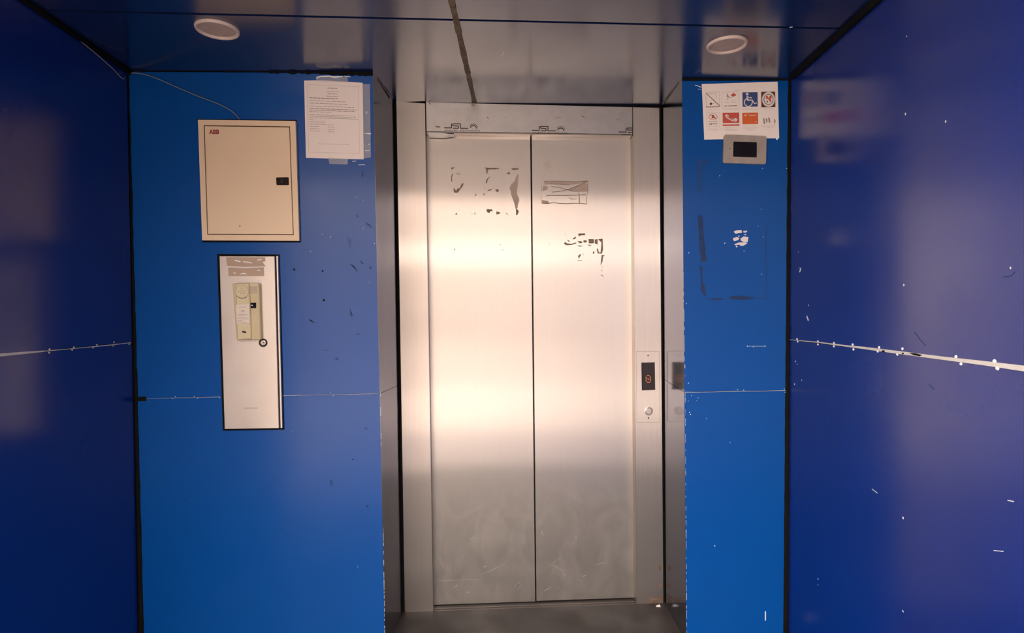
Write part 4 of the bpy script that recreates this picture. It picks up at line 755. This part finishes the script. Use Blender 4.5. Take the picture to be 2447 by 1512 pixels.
mb.disc(*(1.0676, 1.9144), .004, 0, .0012, n=10); mb.build('tape_crease_glare', GLARE, label='bits of clear tape at the sheet edge, glare painted white', kind='stuff')

# indicator screen below the sheet
c0 = (0.9473, 1.876)
t = T('indicator_screen', 'rounded grey metal bezel with blank black screen just below pictogram sheet', 'screen', PR, *c0)
MB(t).slab(rr([(0.8628,1.9266),(1.024,1.9213),(1.0218,1.8169),(0.8596,1.8213)], .009), .0019, .012, .0016).build('bezel', GREYSTEEL)
MB(t).slab(rr([(0.8971,1.9006),(0.9859,1.8982),(0.9855,1.8416),(0.8957,1.8443)], .004), .0115, .0128, .0004).build('screen', GLASS_K)
MB(t).lathe(*(0.8839, 1.8741), [(.0035, .0118), (.003, .0131), (.0015, .0134)], 12).build('screw', RES_D)

# ------------------------------------------------------------------ ceiling downlights
def downlight(name, c, rad, label):
    t = T(name, label, 'ceiling light', loc=(c[0], c[1], H), group='round ceiling downlights')
    mb = MB(t); n = 40
    prof = [(rad, 0), (rad, -.004), (rad*.97, -.008), (rad*.91, -.0085), (rad*.85, -.004), (rad*.84, -.001)]
    R_ = [[mb.vert(c[0]+r_*math.cos(2*math.pi*i/n), c[1]+r_*math.sin(2*math.pi*i/n), H+z) for i in range(n)] for r_, z in prof]
    for a, b in zip(R_, R_[1:]):
        for i in range(n): j = (i+1) % n; mb.f.append([a[i], a[j], b[j], b[i]])
    mb.smooth = True; mb.build('trim_ring', LAMP_W)
    mb = MB(t); prof = [(rad*.85, -.0015), (rad*.55, -.003), (rad*.25, -.004), (rad*.02, -.0044)]
    R_ = [[mb.vert(c[0]+r_*math.cos(2*math.pi*i/n), c[1]+r_*math.sin(2*math.pi*i/n), H+z) for i in range(n)] for r_, z in prof]
    for a, b in zip(R_, R_[1:]):
        for i in range(n): j = (i+1) % n; mb.f.append([a[i], a[j], b[j], b[i]])
    mb.f.append(R_[-1]); mb.smooth = True; mb.build('diffuser', LAMP_D)
a, b = (-0.8962, -0.3344), (-0.7716, -0.3231); downlight('downlight', ((a[0]+b[0])/2, (a[1]+b[1])/2), (b[0]-a[0])/2, 'round unlit white ceiling downlight above the beige box')
a, b = (0.6955, -0.251), (0.8222, -0.2502); downlight('downlight', ((a[0]+b[0])/2, (a[1]+b[1])/2), (b[0]-a[0])/2, 'round unlit white ceiling downlight above the right pillar')

# litter on the floor
c0 = (0.6929, 0.3116)
t = T('paper_scrap', 'tiny crumpled whitish paper scrap on floor by the right jamb', 'litter', loc=(*c0, 0))
mb = MB(t); r = random.Random(3)
pts = [(c0[0]+dx, c0[1]+dy, z) for dx, dy, z in ((-.010,-.002,0),(.009,-.004,0),(.011,.004,0),(-.008,.005,0),(-.006,0,.007),(.006,-.001,.010),(.007,.003,.006),(-.004,.004,.005))]
for p in pts: mb.vert(*p)
mb.f = [[3,2,1,0],[4,5,6,7],[0,1,5,4],[1,2,6,5],[2,3,7,6],[3,0,4,7]]; mb.build('scrap', SEAL_W)
